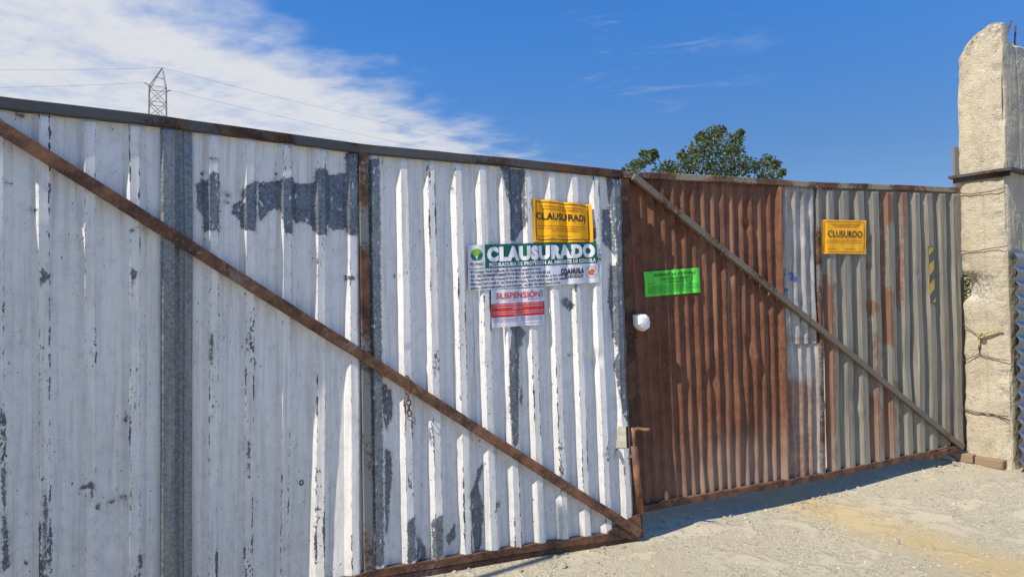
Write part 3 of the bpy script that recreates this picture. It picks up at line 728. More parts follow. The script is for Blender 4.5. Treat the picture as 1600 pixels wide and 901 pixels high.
r_gm = lit_s[6] - 0.004
PG = {'rust': (rustG, 1)}
sheet('ribbed_sheet', RL, r_g0, r_gm + 0.03, zbR, ztR, profR, M_grey, rusty_gate, PG, wob=(0.005, 0.0018), dents=dG, knots=gk, seed=41.0, pinch=True)
sheet('ribbed_sheet', RL, r_gm, r_g1, zbR, ztR, profR, M_grey, rusty_gate, PG, wob=(0.006, 0.0018), dents=dG, knots=gk, seed=43.0, woff=0.004, pinch=True)
poly_bar('top_rail', RL, topR, 0.046, -0.012, 0.042, M_rail_pale, rusty_gate)
poly_bar('bottom_rail', RL, [(p[0], p[1]) for p in botR], 0.05, -0.012, 0.046, M_rail_rust, rusty_gate)
bar('side_post', RL, RL.px(971, 276), RL.px(991, 812), 0.075, -0.005, 0.040, M_brown, rusty_gate, seed=5)
bar('middle_post', RL, RL.px(1273, 292), RL.px(1281, 742), 0.036, 0.014, 0.046, M_post_mix, rusty_gate, seed=7)
bar('side_post', RL, RL.px(1489, 298), RL.px(1491, 694), 0.036, -0.02, 0.020, M_rail_pale, rusty_gate, seed=8)
poly_bar('brace', RL, [RL.px(983, 278), RL.px(1272, 513), RL.px(1494, 697)], 0.048, 0.034, 0.070, M_brace_grey, rusty_gate)
poly_bar('hinge_strap', RL, [RL.px(1446, 712), RL.px(1478, 700), RL.px(1497, 694)], 0.05, 0.048, 0.06, M_rail_rust, rusty_gate)

# hazard stripe on one rib: black backing with yellow chevrons
def leaf_patch(bm, leaf, pts, w, n=1):
    q = [leaf.px(*p) for p in pts]
    bm.faces.new([bm.verts.new(leaf.P(a, z, w(a, z) if callable(w) else w)) for a, z in q])
M_yellow = plain('faded_yellow_paint', (0.46, 0.32, 0.07), 0.6)
def ribw(off):
    return lambda a, z: profR(RL.inv(a, z)) + 0.004 + 0.012 * mn.noise((a * 1.6, z * 1.3, 43.0)) + 0.0036 * mn.noise((a * 9, z * 5, 48.0)) + dG(a, z) + off
bm = bmesh.new()
for q in ([(812, 410), (836, 410), (834, 425), (812, 450)], [(814, 495), (838, 470), (838, 520), (815, 552)], [(815, 592), (840, 563), (841, 615), (817, 650)], [(830, 682), (846, 658), (846, 684)]):
    pts = cz9(q); 
    # nudge onto the crown of the rib
    leaf_patch(bm, RL, pts, lambda a, z: 0.0535)
pass
hz = bmesh.new(); leaf_patch(hz, RL, cz9([(810, 405), (837, 405), (848, 690), (828, 690)]), lambda a, z: 0.0515)
hb = link('hazard_stripe_backing', hz, plain('worn_black_paint', (0.10, 0.098, 0.09), 0.7), rusty_gate)
link('hazard_stripe', fix(bm), M_yellow, rusty_gate)

# drop bolt with handle
bolt = None
M_bolt = rust_bar('rusty_bolt_steel', 0.15, 1.35, seed=17)
def rp(x, y, w): a, z = RL.px(x, y, w); return RL.P(a, z, w)
bm = bmesh.new()
tube(bm, [rp(989, 668, .155), rp(990.5, 680, .155), rp(996, 742, .155), rp(1003, 838, .14)], 0.014, 10)
bo = link('drop_bolt', bm, M_bolt, rusty_gate, True)
bm = bmesh.new(); tube(bm, [rp(989, 671, .155), rp(996, 669.5, .165), rp(1006, 671, .195), rp(1015, 671, .22)], 0.0135, 10); link('handle', bm, M_bolt, bo, True)
bm = bmesh.new(); tube(bm, [rp(991, 697, .155), rp(1001, 803, .148)], 0.024, 12); link('sleeve', bm, M_bolt, bo, True)

# ------------------------------------------------------------------ chain and small things on the gates
def link_ring(bm, c, u, v, L=0.021, Wd=0.012, r=0.0035):
    pts = []
    for q in np.linspace(0, 2 * math.pi, 15)[:-1]:
        pts.append(Vector(c) + u * (math.sin(q) * Wd) + v * (math.cos(q) * L))
    tube(bm, pts, r, 6, True)
M_chain = rust_bar('rusty_chain_steel', 0.0, 0.8, seed=23)
cs, cz_ = LL.px(633, 600)
bm = bmesh.new(); U, V, Nn = LL.d[1], Vector((0, 0, 1)), LL.n[1]
tube(bm, [LL.P(cs + 0.012 * math.sin(q), cz_ + 0.055 * math.cos(q), 0.048 + 0.034 * math.sin(q)) for q in np.linspace(0, 2 * math.pi, 17)[:-1]], 0.004, 6, True)
zc = cz_ - 0.055
for i in range(4):
    c = LL.P(cs + 0.004 * i, zc - 0.014 - i * 0.031, 0.075 - 0.008 * i)
    link_ring(bm, c, (U if i % 2 else Nn), (V + U * 0.15 * (-1) ** i).normalized())
w0 = [LL.P(cs + 0.02 + 0.03 * math.sin(q * 2.2), zc - 0.14 - 0.02 * math.cos(q * 1.7) - 0.004 * q, 0.05 + 0.015 * math.cos(q * 3)) for q in np.linspace(0, 4, 22)]
tube(bm, w0, 0.0018, 5)
tag(link('chain', bm, M_chain, smooth=True), 'short rusty chain looped round the brace of the white gate', 'chain')
bm = bmesh.new()
for k, (x, y) in enumerate(((972, 526), (977, 529), (982, 526), (975, 523))):
    a, z = RL.px(x, y)
    tube(bm, [RL.P(a + 0.035 * math.sin(q) , z + 0.010 * math.cos(q + k) + 0.008 * math.sin(q) * (k - 1.5), 0.05 + 0.020 * math.cos(q)) for q in np.linspace(0, 2 * math.pi, 15)[:-1]], 0.0045, 6, True)
a, z = RL.px(980, 535)
tube(bm, [RL.P(a, z, .07), RL.P(a + .01, z - .04, .075), RL.P(a + .028, z - .075, .07), RL.P(a + .03, z - .10, .06)], 0.003, 6)
tag(link('chain', bm, M_chain, smooth=True), 'rusty chain and wire tying the two gate leaves together', 'chain')

# white plastic cover
M_plastic = plain('white_plastic', (0.78, 0.77, 0.74), 0.35, 0, 0.05)
outl = [(983, 492), (989, 490), (998, 490), (1003, 495), (1005, 504), (1004, 513), (998, 517), (990, 515), (984, 508)]
q = [RL.px(*p) for p in outl]; ca = sum(p[0] for p in q) / 9; cz0 = sum(p[1] for p in q) / 9
bm = bmesh.new(); rings = []
for f, w in ((0.97, 0.035), (1.0, 0.05), (0.97, 0.072), (0.8, 0.10), (0.5, 0.112), (0.2, 0.116)):
    rings.append([bm.verts.new(RL.P(ca + (a - ca) * f, cz0 + (z - cz0) * f + (1 - f) * 0.02, w)) for a, z in q])
for A, B in zip(rings[:-1], rings[1:]):
    for i in range(9): bm.faces.new((A[i], A[(i + 1) % 9], B[(i + 1) % 9], B[i]))
bm.faces.new(rings[-1])
tag(link('plastic_cover', fix(bm), M_plastic), 'white cut plastic cover hanging over the lock where the gate leaves meet', 'cover')
# red ribbon
M_red = plain('red_ribbon', (0.35, 0.02, 0.025), 0.5)
bm = bmesh.new(); L0 = [(983, 395), (984, 420), (985, 440), (986, 446)]
for A, B in zip(L0[:-1], L0[1:]):
    a, b = RL.px(*A), RL.px(*B)
    v = [RL.P(a[0] - .004, a[1], .046), RL.P(a[0] + .004, a[1], .048), RL.P(b[0] + .004, b[1], .048), RL.P(b[0] - .004, b[1], .046)]
    bm.faces.new([bm.verts.new(p) for p in v])
bmesh.ops.remove_doubles(bm, verts=bm.verts, dist=1e-4)
tag(link('ribbon', bm, M_red), 'thin red ribbon hanging at the left edge of the rusty gate', 'ribbon')

# ------------------------------------------------------------------ paper notices
def paper_mat(name, col, trans=0.0, rough=0.45):
    t, b, fin = mat(name)
    ob = t.new('ShaderNodeTexCoord').outputs['Object']
    n = t.noise(ob, 30, 5, 0.6); n2 = t.noise(ob, 8, 3, .5)
    c = t.mix(t.mr(n, .3, .75, 0, 1), col, tuple(q * 0.9 for q in col))
    return fin(c, rough, 0, t.bump(t.m('ADD', n, n2), 0.25, 0.002), 0.35)
M_orange = paper_mat('orange_paper', (1.0, 0.46, 0.002)); M_lime = paper_mat('fluorescent_green_paper', (0.10, 0.62, 0.055))
M_bannerw = paper_mat('white_vinyl', (0.70, 0.69, 0.74), rough=.35); M_paperw = paper_mat('white_paper', (0.66, 0.64, 0.70), rough=.35)
M_ink = paper_mat('black_ink', (0.022, 0.022, 0.025)); M_inkg = paper_mat('grey_ink', (0.24, 0.24, 0.26)); M_inkb = paper_mat('blue_grey_ink', (0.33, 0.34, 0.42))
M_inko = paper_mat('brown_ink_on_orange', (0.42, 0.16, 0.012)); M_inkl = paper_mat('dark_green_ink', (0.035, 0.20, 0.035))
M_dgreen = paper_mat('dark_green_print', (0.006, 0.12, 0.075)); M_redp = paper_mat('red_print', (0.55, 0.035, 0.04)); M_wprint = paper_mat('white_print', (0.78, 0.77, 0.80))
M_leafg = paper_mat('leaf_green_print', (0.16, 0.36, 0.03)); M_leafd = paper_mat('deep_green_print', (0.01, 0.13, 0.06)); M_star = paper_mat('orange_star_print', (0.62, 0.12, 0.03)); M_pink = paper_mat('pink_print', (0.80, 0.42, 0.42))

class Paper:
    def __init__(s, name, label, cat, leaf, corners, m, prof, lift, wobble, soft=(0.034, 0.026), nu=160, nv=24, wav=0.0045, seed=0.0, hgt=1.0):
        s.leaf = leaf; q = [leaf.px(*c) for c in corners]; s.q = q; s.lift = lift; s.wob = wobble; s.wav = wav; s.seed = seed
        # draped profile: dilate then smooth, so the sheet bridges the pans a little
        lo = min(p[0] for p in q) - .15; hi = max(p[0] for p in q) + .15
        g = np.arange(lo, hi, 0.002); h = np.array([prof(x) for x in g])
        rd, rs = int(soft[0] / .002), int(soft[1] / .002)
        d = np.array([h[max(0, i - rd):i + rd + 1].max() for i in range(len(h))])
        k = np.ones(2 * rs + 1) / (2 * rs + 1); d = np.convolve(np.pad(d, rs, 'edge'), k, 'valid')
        s.g, s.d = g, d
        s.w_ = math.hypot(q[1][0] - q[0][0], q[1][1] - q[0][1]); s.h_ = math.hypot(q[3][0] - q[0][0], q[3][1] - q[0][1])
        s.root = s.mesh(name, m, [(0, 0, 1, 1)], 0.0, nu, nv, None, ragged=True)
        tag(s.root, label, cat)
    def sz(s, u, v):
        (a, b, c, d) = s.q
        return tuple(a[i] * (1 - u) * (1 - v) + b[i] * u * (1 - v) + c[i] * u * v + d[i] * (1 - u) * v for i in (0, 1))
    def pos(s, u, v, off=0.0):
        a, z = s.sz(u, v); t_ = s.leaf.inv(a, z)
        w = float(np.interp(t_, s.g, s.d)) + s.lift + s.wob(a, z) + s.wav * mn.noise((a * 14, z * 11, s.seed)) + off
        return s.leaf.P(a, z, w)
    def mesh(s, name, m, rects, off, nu=40, nv=6, parent='root', ragged=False):
        bm = bmesh.new()
        for (u0, v0, u1, v1) in rects:
            G = [[bm.verts.new(s.pos(u0 + (u1 - u0) * i / nu, v0 + (v1 - v0) * j / nv + (0.008 * mn.noise((i * .21, j, s.seed)) if ragged and j in (0, nv) else 0), off)) for j in range(nv + 1)] for i in range(nu + 1)]
            for i in range(nu):
                for j in range(nv): bm.faces.new((G[i][j + 1], G[i + 1][j + 1], G[i + 1][j], G[i][j]))
        return link(name, bm, m, None if parent is None else s.root, True)
    def shape(s, name, pts, m, off):
        """filled outline in paper coordinates (u, v)"""
        bm = bmesh.new(); bm.faces.new([bm.verts.new((u * s.w_, v * s.h_, 0)) for u, v in pts])
        return s.drape(name, bm, m, off)
    def drape(s, name, bm, m, off):
        bmesh.ops.triangulate(bm, faces=bm.faces)
        xs = [v.co.x for v in bm.verts]
        x = math.floor(min(xs) / .005) * .005
        while x < max(xs):
            bmesh.ops.bisect_plane(bm, geom=bm.verts[:] + bm.edges[:] + bm.faces[:], plane_co=(x, 0, 0), plane_no=(1, 0, 0)); x += .005
        for v in bm.verts: v.co = s.pos(v.co.x / s.w_, v.co.y / s.h_, off)
        return link(name, bm, m, s.root)
    def text(s, txt, u0, u1, v0, v1, m, bold=0.0, off=0.0016, name='lettering', slant=0.0, vr=None):
        c = bpy.data.curves.new('txt', 'FONT'); c.body = txt; c.offset = bold; c.resolution_u = 3; c.space_character = 1.0 + bold * 2
        o = bpy.data.objects.new('txt', c); COL.objects.link(o)
        me = o.to_mesh(); bm = bmesh.new(); bm.from_mesh(me); o.to_mesh_clear(); bpy.data.objects.remove(o); bpy.data.curves.remove(c)
        xs = [v.co.x for v in bm.verts]; ys = [v.co.y for v in bm.verts]
        X0, X1, Y0, Y1 = min(xs), max(xs), min(ys), max(ys)
        for v in bm.verts:
            fx = (v.co.x - X0) / (X1 - X0); fy = (v.co.y - Y0) / (Y1 - Y0)
            u = u0 + (u1 - u0) * fx; vv = v1 + (v0 - v1) * fy + slant * fx
            v.co = ((u) * s.w_, vv * s.h_, 0)
        return s.drape(name, bm, m, off)
    def fine(s, lines, m, off=0.0014, name='fine_print', seed=1):
        """unreadable small print: rows of broken word-length strokes"""
        R = random.Random(seed); rects = []
        for (u0, u1, v, h) in lines:
            u = u0
            while u < u1:
                w = R.uniform(0.012, 0.045); e = min(u1, u + w)
                rects.append((u, v - h / 2, e, v + h / 2)); u = e + R.uniform(0.006, 0.012)
            bm = bmesh.new()
            for (a, b, c, d) in rects:
                bm.faces.new([bm.verts.new((x * s.w_, y * s.h_, 0)) for x, y in ((a, b), (c, b), (c, d), (a, d))])
            s.drape(name, bm, m, off); rects = []
    def frame(s, name, u0, v0, u1, v1, tu, tv, m, off=0.0013):
        bm = bmesh.new()
        for (a, b, c, d) in ((u0, v0, u1, v0 + tv), (u0, v1 - tv, u1, v1), (u0, v0 + tv, u0 + tu, v1 - tv), (u1 - tu, v0 + tv, u1, v1 - tv)):
            ny = max(1, int((d - b) / .1))
            for k in range(ny):
                y0, y1 = b + (d - b) * k / ny, b + (d - b) * (k + 1) / ny
                bm.faces.new([bm.verts.new((x * s.w_, y * s.h_, 0)) for x, y in ((a, y0), (c, y0), (c, y1), (a, y1))])
        return s.drape(name, bm, m, off)

def wobL(seed): return lambda a, z: 0.008 * mn.noise((a * 1.6, z * 1.3, seed)) + 0.003 * mn.noise((a * 9, z * 5, seed + 5.0)) + dL(a, z)
# large banner
bn = Paper('closure_banner', 'large white banner with a dark green CLAUSURADO heading on the white gate', 'banner', LL,
           [(728, 384), (926, 378), (931, 441), (728, 455)], M_bannerw, profL, 0.0105, wobL(4.0), nu=200, seed=2.0)
bn.mesh('green_panel', M_dgreen, [(0.12, -0.005, 1.0, 0.525)], 0.0010, 120, 10)
bn.text('CLAUSURADO', 0.135, 0.985, 0.05, 0.39, M_wprint, 0.075, 0.003)
bn.text('PECURADURIA DE PROTECION AL AMBIENTE DE COHUILA', 0.15, 0.985, 0.41, 0.50, M_wprint, 0.04, 0.003)
for i, (tx, u1) in enumerate((('El C\u00f3digo Penal Coahuila de Zaragoza establece en su', 0.545), ('Art. 293 QUEBRANTAMIENTO DE SELLOS DE CLAUSURA SE LE', 0.61),
        ('Se impondr\u00e1 dos meses a dos a\u00f1os prisi\u00f3n y de treinta a dos a\u00f1os de', 0.755), ('libertad personal a, en cualquier caso, le subsuma a cual dos multa a', 0.755), ('quien quebrante sellos puestos por orden de autoridad comp.', 0.69))):
    bn.text(tx, 0.02, u1, 0.565 + i * 0.088, 0.632 + i * 0.088, M_ink, 0.035, 0.003)
bn.mesh('rule_line', M_dgreen, [(0.0, 0.512, 0.12, 0.527)], 0.0014, 12, 1)
bn.text('COAHUILA', 0.70, 0.885, 0.62, 0.765, M_ink, 0.06, 0.003)
bn.mesh('black_bar', M_ink, [(0.735, 0.785, 0.875, 0.85)], 0.0014, 20, 2)
bn.text('\u00a1PA DELANTE!', 0.745, 0.865, 0.797, 0.838, M_wprint, 0.01, 0.0026)
# seal: grey ring of lettering round an eight-pointed star
circ = lambda cx, cy, r, n=24: [(cx + r * math.cos(2 * math.pi * k / n) / bn.w_, cy + r * math.sin(2 * math.pi * k / n) / bn.h_) for k in range(n)]
sx, sy = 0.948, 0.735
bm = bmesh.new()
for k in range(26):
    if k % 13 in (0, 12): continue
    a0 = 2 * math.pi * k / 26; a1 = a0 + 0.15
    bm.faces.new([bm.verts.new((sx * bn.w_ + r * math.cos(a), sy * bn.h_ + r * math.sin(a), 0)) for r, a in ((.034, a0), (.034, a1), (.042, a1), (.042, a0))])
bn.drape('seal_ring', bm, M_inkb, 0.0016)
bn.shape('star', [(sx + (0.024 if k % 2 == 0 else 0.011) * math.cos(math.pi * k / 8) / bn.w_, sy + (0.024 if k % 2 == 0 else 0.011) * math.sin(math.pi * k / 8) / bn.h_) for k in range(16)], M_star, 0.0018)
# leaf logo
lx, ly = 0.062, 0.20
bn.shape('logo_disc', [(lx + 0.034 * math.cos(a) / bn.w_, ly + 0.034 * math.sin(a) / bn.h_) for a in np.linspace(math.pi * 0.9, math.pi * 2.1, 16)] + [(lx + 0.012 / bn.w_, ly - 0.004 / bn.h_), (lx - 0.012 / bn.w_, ly - 0.0 / bn.h_)], M_leafg, 0.0014)
bn.shape('logo_leaf', [(lx, ly + 0.042 / bn.h_), (lx - 0.022 / bn.w_, ly + .036 / bn.h_), (lx - 0.036 / bn.w_, ly + 0.016 / bn.h_), (lx - 0.036 / bn.w_, ly - 0.006 / bn.h_), (lx - 0.014 / bn.w_, ly + .006 / bn.h_), (lx - 0.002 / bn.w_, ly + 0.022 / bn.h_)], M_leafd, 0.0018)
bn.shape('logo_leaf', [(lx + 0.002 / bn.w_, ly + 0.042 / bn.h_), (lx + 0.024 / bn.w_, ly + .034 / bn.h_), (lx + 0.036 / bn.w_, ly + 0.012 / bn.h_), (lx + 0.036 / bn.w_, ly - 0.010 / bn.h_), (lx + 0.014 / bn.w_, ly + .002 / bn.h_), (lx + 0.004 / bn.w_, ly + 0.02 / bn.h_)], M_leafd, 0.0018)
bn.text('PROPAEC', 0.015, 0.112, 0.385, 0.455, M_ink, 0.01, 0.0022)
# orange notice on the white gate
og = Paper('closure_notice', 'orange CLAUSURADO notice pasted on the white gate above the green and white banner', 'notice', LL,
           [(828, 311), (919, 321), (922, 379), (829, 379)], M_orange, profL, 0.0145, wobL(4.0), soft=(0.028, 0.020), nu=150, seed=5.0)
og.frame('border', 0.045, 0.05, 0.955, 0.95, 0.013, 0.02, M_ink)
og.text('CLAUSURAD)', 0.06, 0.90, 0.305, 0.525, M_ink, 0.025, 0.003)
og.fine([(0.15, 0.85, 0.15, 0.03), (0.17, 0.83, 0.215, 0.03), (0.08, 0.9, 0.615, 0.02), (0.08, 0.9, 0.675, 0.02), (0.3, 0.8, 0.73, 0.02), (0.08, 0.25, 0.86, 0.022), (0.4, 0.62, 0.86, 0.022)], M_inko, seed=6)
# suspension notice
sn = Paper('suspension_notice', 'white SUSPENSION notice with a red panel pasted below the green and white banner', 'notice', LL,
           [(763, 453), (847, 449), (848, 506), (764, 512)], M_paperw, profL, 0.0145, wobL(4.0), nu=70, seed=8.0)
sn.text('SUSPENSI\u00d3N', 0.10, 0.90, 0.05, 0.25, M_redp, 0.02, 0.003)
sn.mesh('emblem', M_inkb, [(0.925, 0.06, 0.975, 0.26)], 0.0014, 4, 2)
sn.mesh('red_panel', M_redp, [(0.0, 0.375, 1.0, 0.735)], 0.0009, 50, 5)
sn.fine([(0.04, 0.97, 0.415, 0.022), (0.04, 0.97, 0.475, 0.022), (0.38, 0.58, 0.525, 0.02), (0.04, 0.97, 0.60, 0.022), (0.04, 0.97, 0.655, 0.022), (0.4, 0.6, 0.70, 0.02)], M_pink, off=0.0018, seed=7)
sn.fine([(0.66, 0.92, 0.295, 0.025), (0.04, 0.47, 0.79, 0.03), (0.55, 0.95, 0.79, 0.03), (0.04, 0.47, 0.845, 0.022), (0.55, 0.95, 0.845, 0.022), (0.6, 0.92, 0.93, 0.02)], M_inkb, seed=8)
# green notice
wobR = lambda a, z: 0.012 * mn.noise((a * 1.6, z * 1.3, 21.0)) + 0.0056 * mn.noise((a * 9, z * 5, 26.0)) + dB(a, z)
gn = Paper('suspension_notice', 'fluorescent green notice pasted on the rusty brown sheet', 'notice', RL,
           [(1003, 425), (1089, 418), (1091.5, 456.5), (1005.5, 464)], M_lime, profB, 0.005, wobR, soft=(0.012, 0.008), nu=90, seed=11.0)
gn.text('SUSPENSI\u00d3N ACTIDADU', 0.17, 0.91, 0.09, 0.23, M_inkl, 0.05, 0.003)
gn.text('SUBPROCURADO AMBIENT Y', 0.31, 0.83, 0.30, 0.40, M_inkl, 0.03, 0.003)
gn.text('CONSERVACI\u00d3N FIS', 0.36, 0.77, 0.43, 0.52, M_inkl, 0.03, 0.003)
gn.fine([(0.05, 0.95, 0.62, 0.03), (0.05, 0.95, 0.70, 0.03), (0.05, 0.95, 0.78, 0.03), (0.05, 0.8, 0.86, 0.03), (0.05, 0.16, 0.50, 0.03)], M_inkl, seed=9)
# orange notice on the grey sheet
wobG = lambda a, z: 0.010 * mn.noise((a * 1.6, z * 1.3, 41.0)) + 0.0036 * mn.noise((a * 9, z * 5, 46.0)) + dG(a, z)
o2 = Paper('closure_notice', 'orange CLAUSURADO notice pasted on the grey ribbed sheet of the rusty gate', 'notice', RL,
           [(1278, 344), (1344.7, 345.4), (1344.5, 397.5), (1278, 396.6)], M_orange, profR, 0.006, wobG, soft=(0.05, 0.035), nu=90, seed=14.0)
o2.frame('border', 0.045, 0.05, 0.955, 0.95, 0.016, 0.018, M_inko)
o2.text('CLUSURDO', 0.11, 0.90, 0.32, 0.52, M_ink, 0.012, 0.003)
o2.fine([(0.2, 0.86, 0.14, 0.03), (0.25, 0.8, 0.20, 0.03), (0.08, 0.9, 0.61, 0.02), (0.08, 0.9, 0.67, 0.02), (0.1, 0.3, 0.86, 0.022), (0.5, 0.75, 0.86, 0.022)], M_inko, seed=16)

# ------------------------------------------------------------------ concrete pillar
C0, C1 = Vector((4.075, 6.10, 0)), Vector((4.283, 5.788, 0))
eu = (C1 - C0).normalized(); ev = Vector((-eu.y, eu.x, 0))           # ev runs to the right along the second face
if ev.x < 0: ev = -ev
Wd1, Wd2 = (C1 - C0).length, 0.60
corn = [C0, C1, C1 + ev * Wd2, C0 + ev * Wd2]
PB = 0.10; PT = 4.02
pillar = thing('concrete_pillar', 'tall chipped concrete pillar at the right end of the gate bound with wire', 'pillar', (C0.x, C0.y, PB))
bm = bmesh.new(); uvl = bm.loops.layers.uv.new('UVMap')
per_pts = []; NS = 22; cum = 0
cen = (corn[0] + corn[2]) / 2
for k in range(4):
    a, b = corn[k], corn[(k + 1) % 4]; nrm = ((b - a).cross(Vector((0, 0, 1)))).normalized()
    if nrm.dot((a + b) / 2 - cen) < 0: nrm = -nrm
    for i in range(NS): per_pts.append((a.lerp(b, i / NS), nrm, min(i, NS - i) / NS * (b - a).length, cum + (b - a).length * i / NS, k, i / NS))
    cum += (b - a).length
NZ = 130; grid = []; brk = []
znotch = 1.6 + (468 - 448) / F * 6.05
for j in range(NZ + 1):
    row = []
    for (p, nrm, dc, u, k, f) in per_pts:
        # broken, sloping head: lower towards the far left corner
        fl = (p - C0).dot(eu) / Wd1; fv = (p - C0).dot(ev) / Wd2
        top = PT - 0.44 * max(0, 0.5 - fl) ** 1.25 - 0.05 * max(0, 0.9 - fl) - 0.16 * sstep(0.16, 0.24, fv) + 0.03 * mn.noise((p.x * 9, p.y * 9, 1))
        z = PB - 0.05 + (top - PB + 0.05) * j / NZ
        q = p.copy(); toc = (cen - p).normalized()
        near_c = math.exp(-dc / 0.035)
        cn = [C0, C1, corn[2], corn[3]]
        bite = near_c * (0.012 + 0.055 * max(0, mn.noise((u * 1.2 + k, z * 2.6, 4.0)) + 0.12) + 0.03 * max(0, mn.noise((u * 3, z * 9, 8.0))))
        nt = math.exp(-((z - znotch) / 0.11) ** 4) * math.exp(-(((p - C0).length) / 0.13) ** 2) if k in (0, 3) else 0
        nt2 = math.exp(-((z - znotch + 0.02) / 0.14) ** 4) * math.exp(-((fl - 0.42) / 0.32) ** 4) * (k == 0)
        hd = sstep(top - 0.25, top, z)
        q += toc * (bite * (1.0 if k < 2 and (f > 0.5) == (k == 0) else 1.0) + 0.10 * nt + hd * 0.014 * (0.6 + mn.noise((u * 4, z * 6, 2)))) - nrm * (0.02 * nt2)
        q += nrm * (0.006 * mn.noise((u * 5, z * 4, k + 3.0)) + 0.0035 * mn.noise((u * 22, z * 20, k)) + 0.014 * (nt + nt2 + 1.3 * hd * (k == 0)) * mn.noise((u * 30, z * 30, 6)))
        rc = (k == 0) * sstep(0.66, 0.82, f) * sstep(1.0, 0.90, f) * max(0, mn.noise((u * 9, z * 11, 40)) + 0.25); q -= nrm * 0.022 * rc
        # form-board seam down the middle of the face
        if k in (0, 1): q -= nrm * 0.006 * math.exp(-((f - 0.5) / 0.025) ** 2)
        brk.append(min(1, nt + nt2 + hd * 0.7 + near_c * max(0, bite - .02) * 18 + rc))
        row.append((bm.verts.new((q.x, q.y, z)), (u, z)))
    grid.append(row)
NP = len(per_pts)
for j in range(NZ):
    for i in range(NP):
        r = (i + 1) % NP; vs = (grid[j][i], grid[j][r], grid[j + 1][r], grid[j + 1][i])
        fc = bm.faces.new([v[0] for v in vs])
        for l, v in zip(fc.loops, vs): l[uvl].uv = v[1] if r else ((cum, v[1][1]) if v in (grid[j][0], grid[j + 1][0]) else v[1])
tc_ = bm.verts.new((cen.x, cen.y, PT - 0.02)); brk.append(1)
for i in range(NP): bm.faces.new((grid[NZ][i][0], grid[NZ][(i + 1) % NP][0], tc_))
po = link('column', fix(bm), M_concrete, pillar)
po.data.attributes.new('broken', 'FLOAT', 'POINT').data.foreach_set('value', brk)

nf1 = (-ev); nf2 = eu
def pface(x, y, off=0.012):
    r = px_ray(x, y); tt = (C0 - CAM).dot(nf1) / r.dot(nf1); q = CAM + r * tt
    return q + nf1 * off
def pface2(x, y, off=0.012):
    r = px_ray(x, y); tt = (C1 - CAM).dot(nf2) / r.dot(nf2); return CAM + r * tt + nf2 * off
# steel band
zb_ = pface(1530, 272).z
bm = bmesh.new()
mid = C0.lerp(C1, 0.5); box(bm, (mid.x + nf1.x * 0.02 - eu.x*0.0, mid.y + nf1.y * 0.02, zb_), eu * (Wd1 / 2 + 0.06), nf1 * 0.035, Vector((0, 0, 0.012)))
box(bm, (mid.x + nf1.x * 0.012, mid.y + nf1.y * 0.012, zb_ - 0.033), eu * (Wd1 / 2 + 0.035), nf1 * 0.006, Vector((0, 0, 0.022)))
m2 = C1 + ev * 0.23; box(bm, (m2.x + nf2.x * 0.025, m2.y + nf2.y * 0.025, zb_ + 0.003), ev * 0.26, nf2 * 0.03, Vector((0, 0, 0.012)))
link('steel_band', fix(bm), M_rail_dark, pillar)
# tie wires
M_wire = rust_bar('rusty_tie_wire', 0, 0.8, seed=31)
for pts in ([(1494, 300), (1515, 304), (1545, 300), (1574, 293)], [(1494, 392), (1520, 393), (1550, 388), (1577, 384)], [(1494, 497), (1513, 512), (1530, 524)],
            [(1494, 564), (1512, 561), (1531, 553), (1552, 559), (1578, 563)], [(1494, 632), (1520, 641), (1550, 647), (1577, 650)], [(1494, 634), (1525, 645), (1552, 646), (1577, 655)], [(1531, 528), (1532, 553)]):
    bm = bmesh.new(); P = [pface(x, y, 0.016) for x, y in pts]; tube(bm, P, 0.0035, 6); link('tie_wire', bm, M_wire, pillar, True)
M_rope = plain('yellow_rope', (0.40, 0.33, 0.14), 0.8)
bm = bmesh.new()
kc = pface(1533, 523, 0.03)
tube(bm, [pface(1531, 527, .02), pface(1548, 523, .025), pface(1568, 514, .02)], 0.006, 7)
tube(bm, [pface(1531, 525, .02), pface(1550, 518, .03), pface(1567, 513, .02)], 0.005, 7)
for q in range(3):
    tube(bm, [kc + eu * (0.022 * math.cos(w) + 0.01 * q) + Vector((0, 0, 0.022 * math.sin(w))) + nf1 * (0.01 * q) for w in np.linspace(0, 2 * math.pi, 13)[:-1]], 0.0055, 6, True)
tube(bm, [pface(1532, 526, .03), pface(1533, 536, .035), pface(1531, 546, .03)], 0.0055, 7)
tag(link('rope', bm, M_rope, smooth=True), 'yellow rope knotted to the wires round the concrete pillar', 'rope')
# rebar stubs at the head
for (x, y, x2, y2) in ((1580, 62, 1590, 30), (1596, 60, 1597, 38)):
    bm = bmesh.new(); tube(bm, [pface2(x, y + 20, -0.05), pface2(x, y, -0.05), pface2(x2, y2, -0.05)], 0.008, 7); link('rebar', bm, M_wire, pillar, True)
M_channel = rust_bar('sunbleached_rusty_steel', 0.55, 1.2, (0.27, 0.185, 0.12), seed=41)
# two rusty channels under the pillar
for (xa, xb_, n0) in ((1484, 1526, 0), (1528, 1573, 1)):
    a = pface(xa, 718, 0); b = pface(xb_, 740, 0)
    a = C0 + eu * ((a - C0).dot(eu)); b = C0 + eu * ((b - C0).dot(eu))
    zg = ground_z(a.x, a.y); bm = bmesh.new(); c = (a + b) / 2
    box(bm, (c.x + nf1.x * 0.02, c.y + nf1.y * 0.02, zg + 0.03), eu * ((b - a).length / 2), nf1 * 0.05, Vector((0, 0, 0.038)))
    bmesh.ops.bevel(bm, geom=bm.edges[:], offset=0.006, segments=1, affect='EDGES')
    link('base_channel', fix(bm), M_channel, pillar)

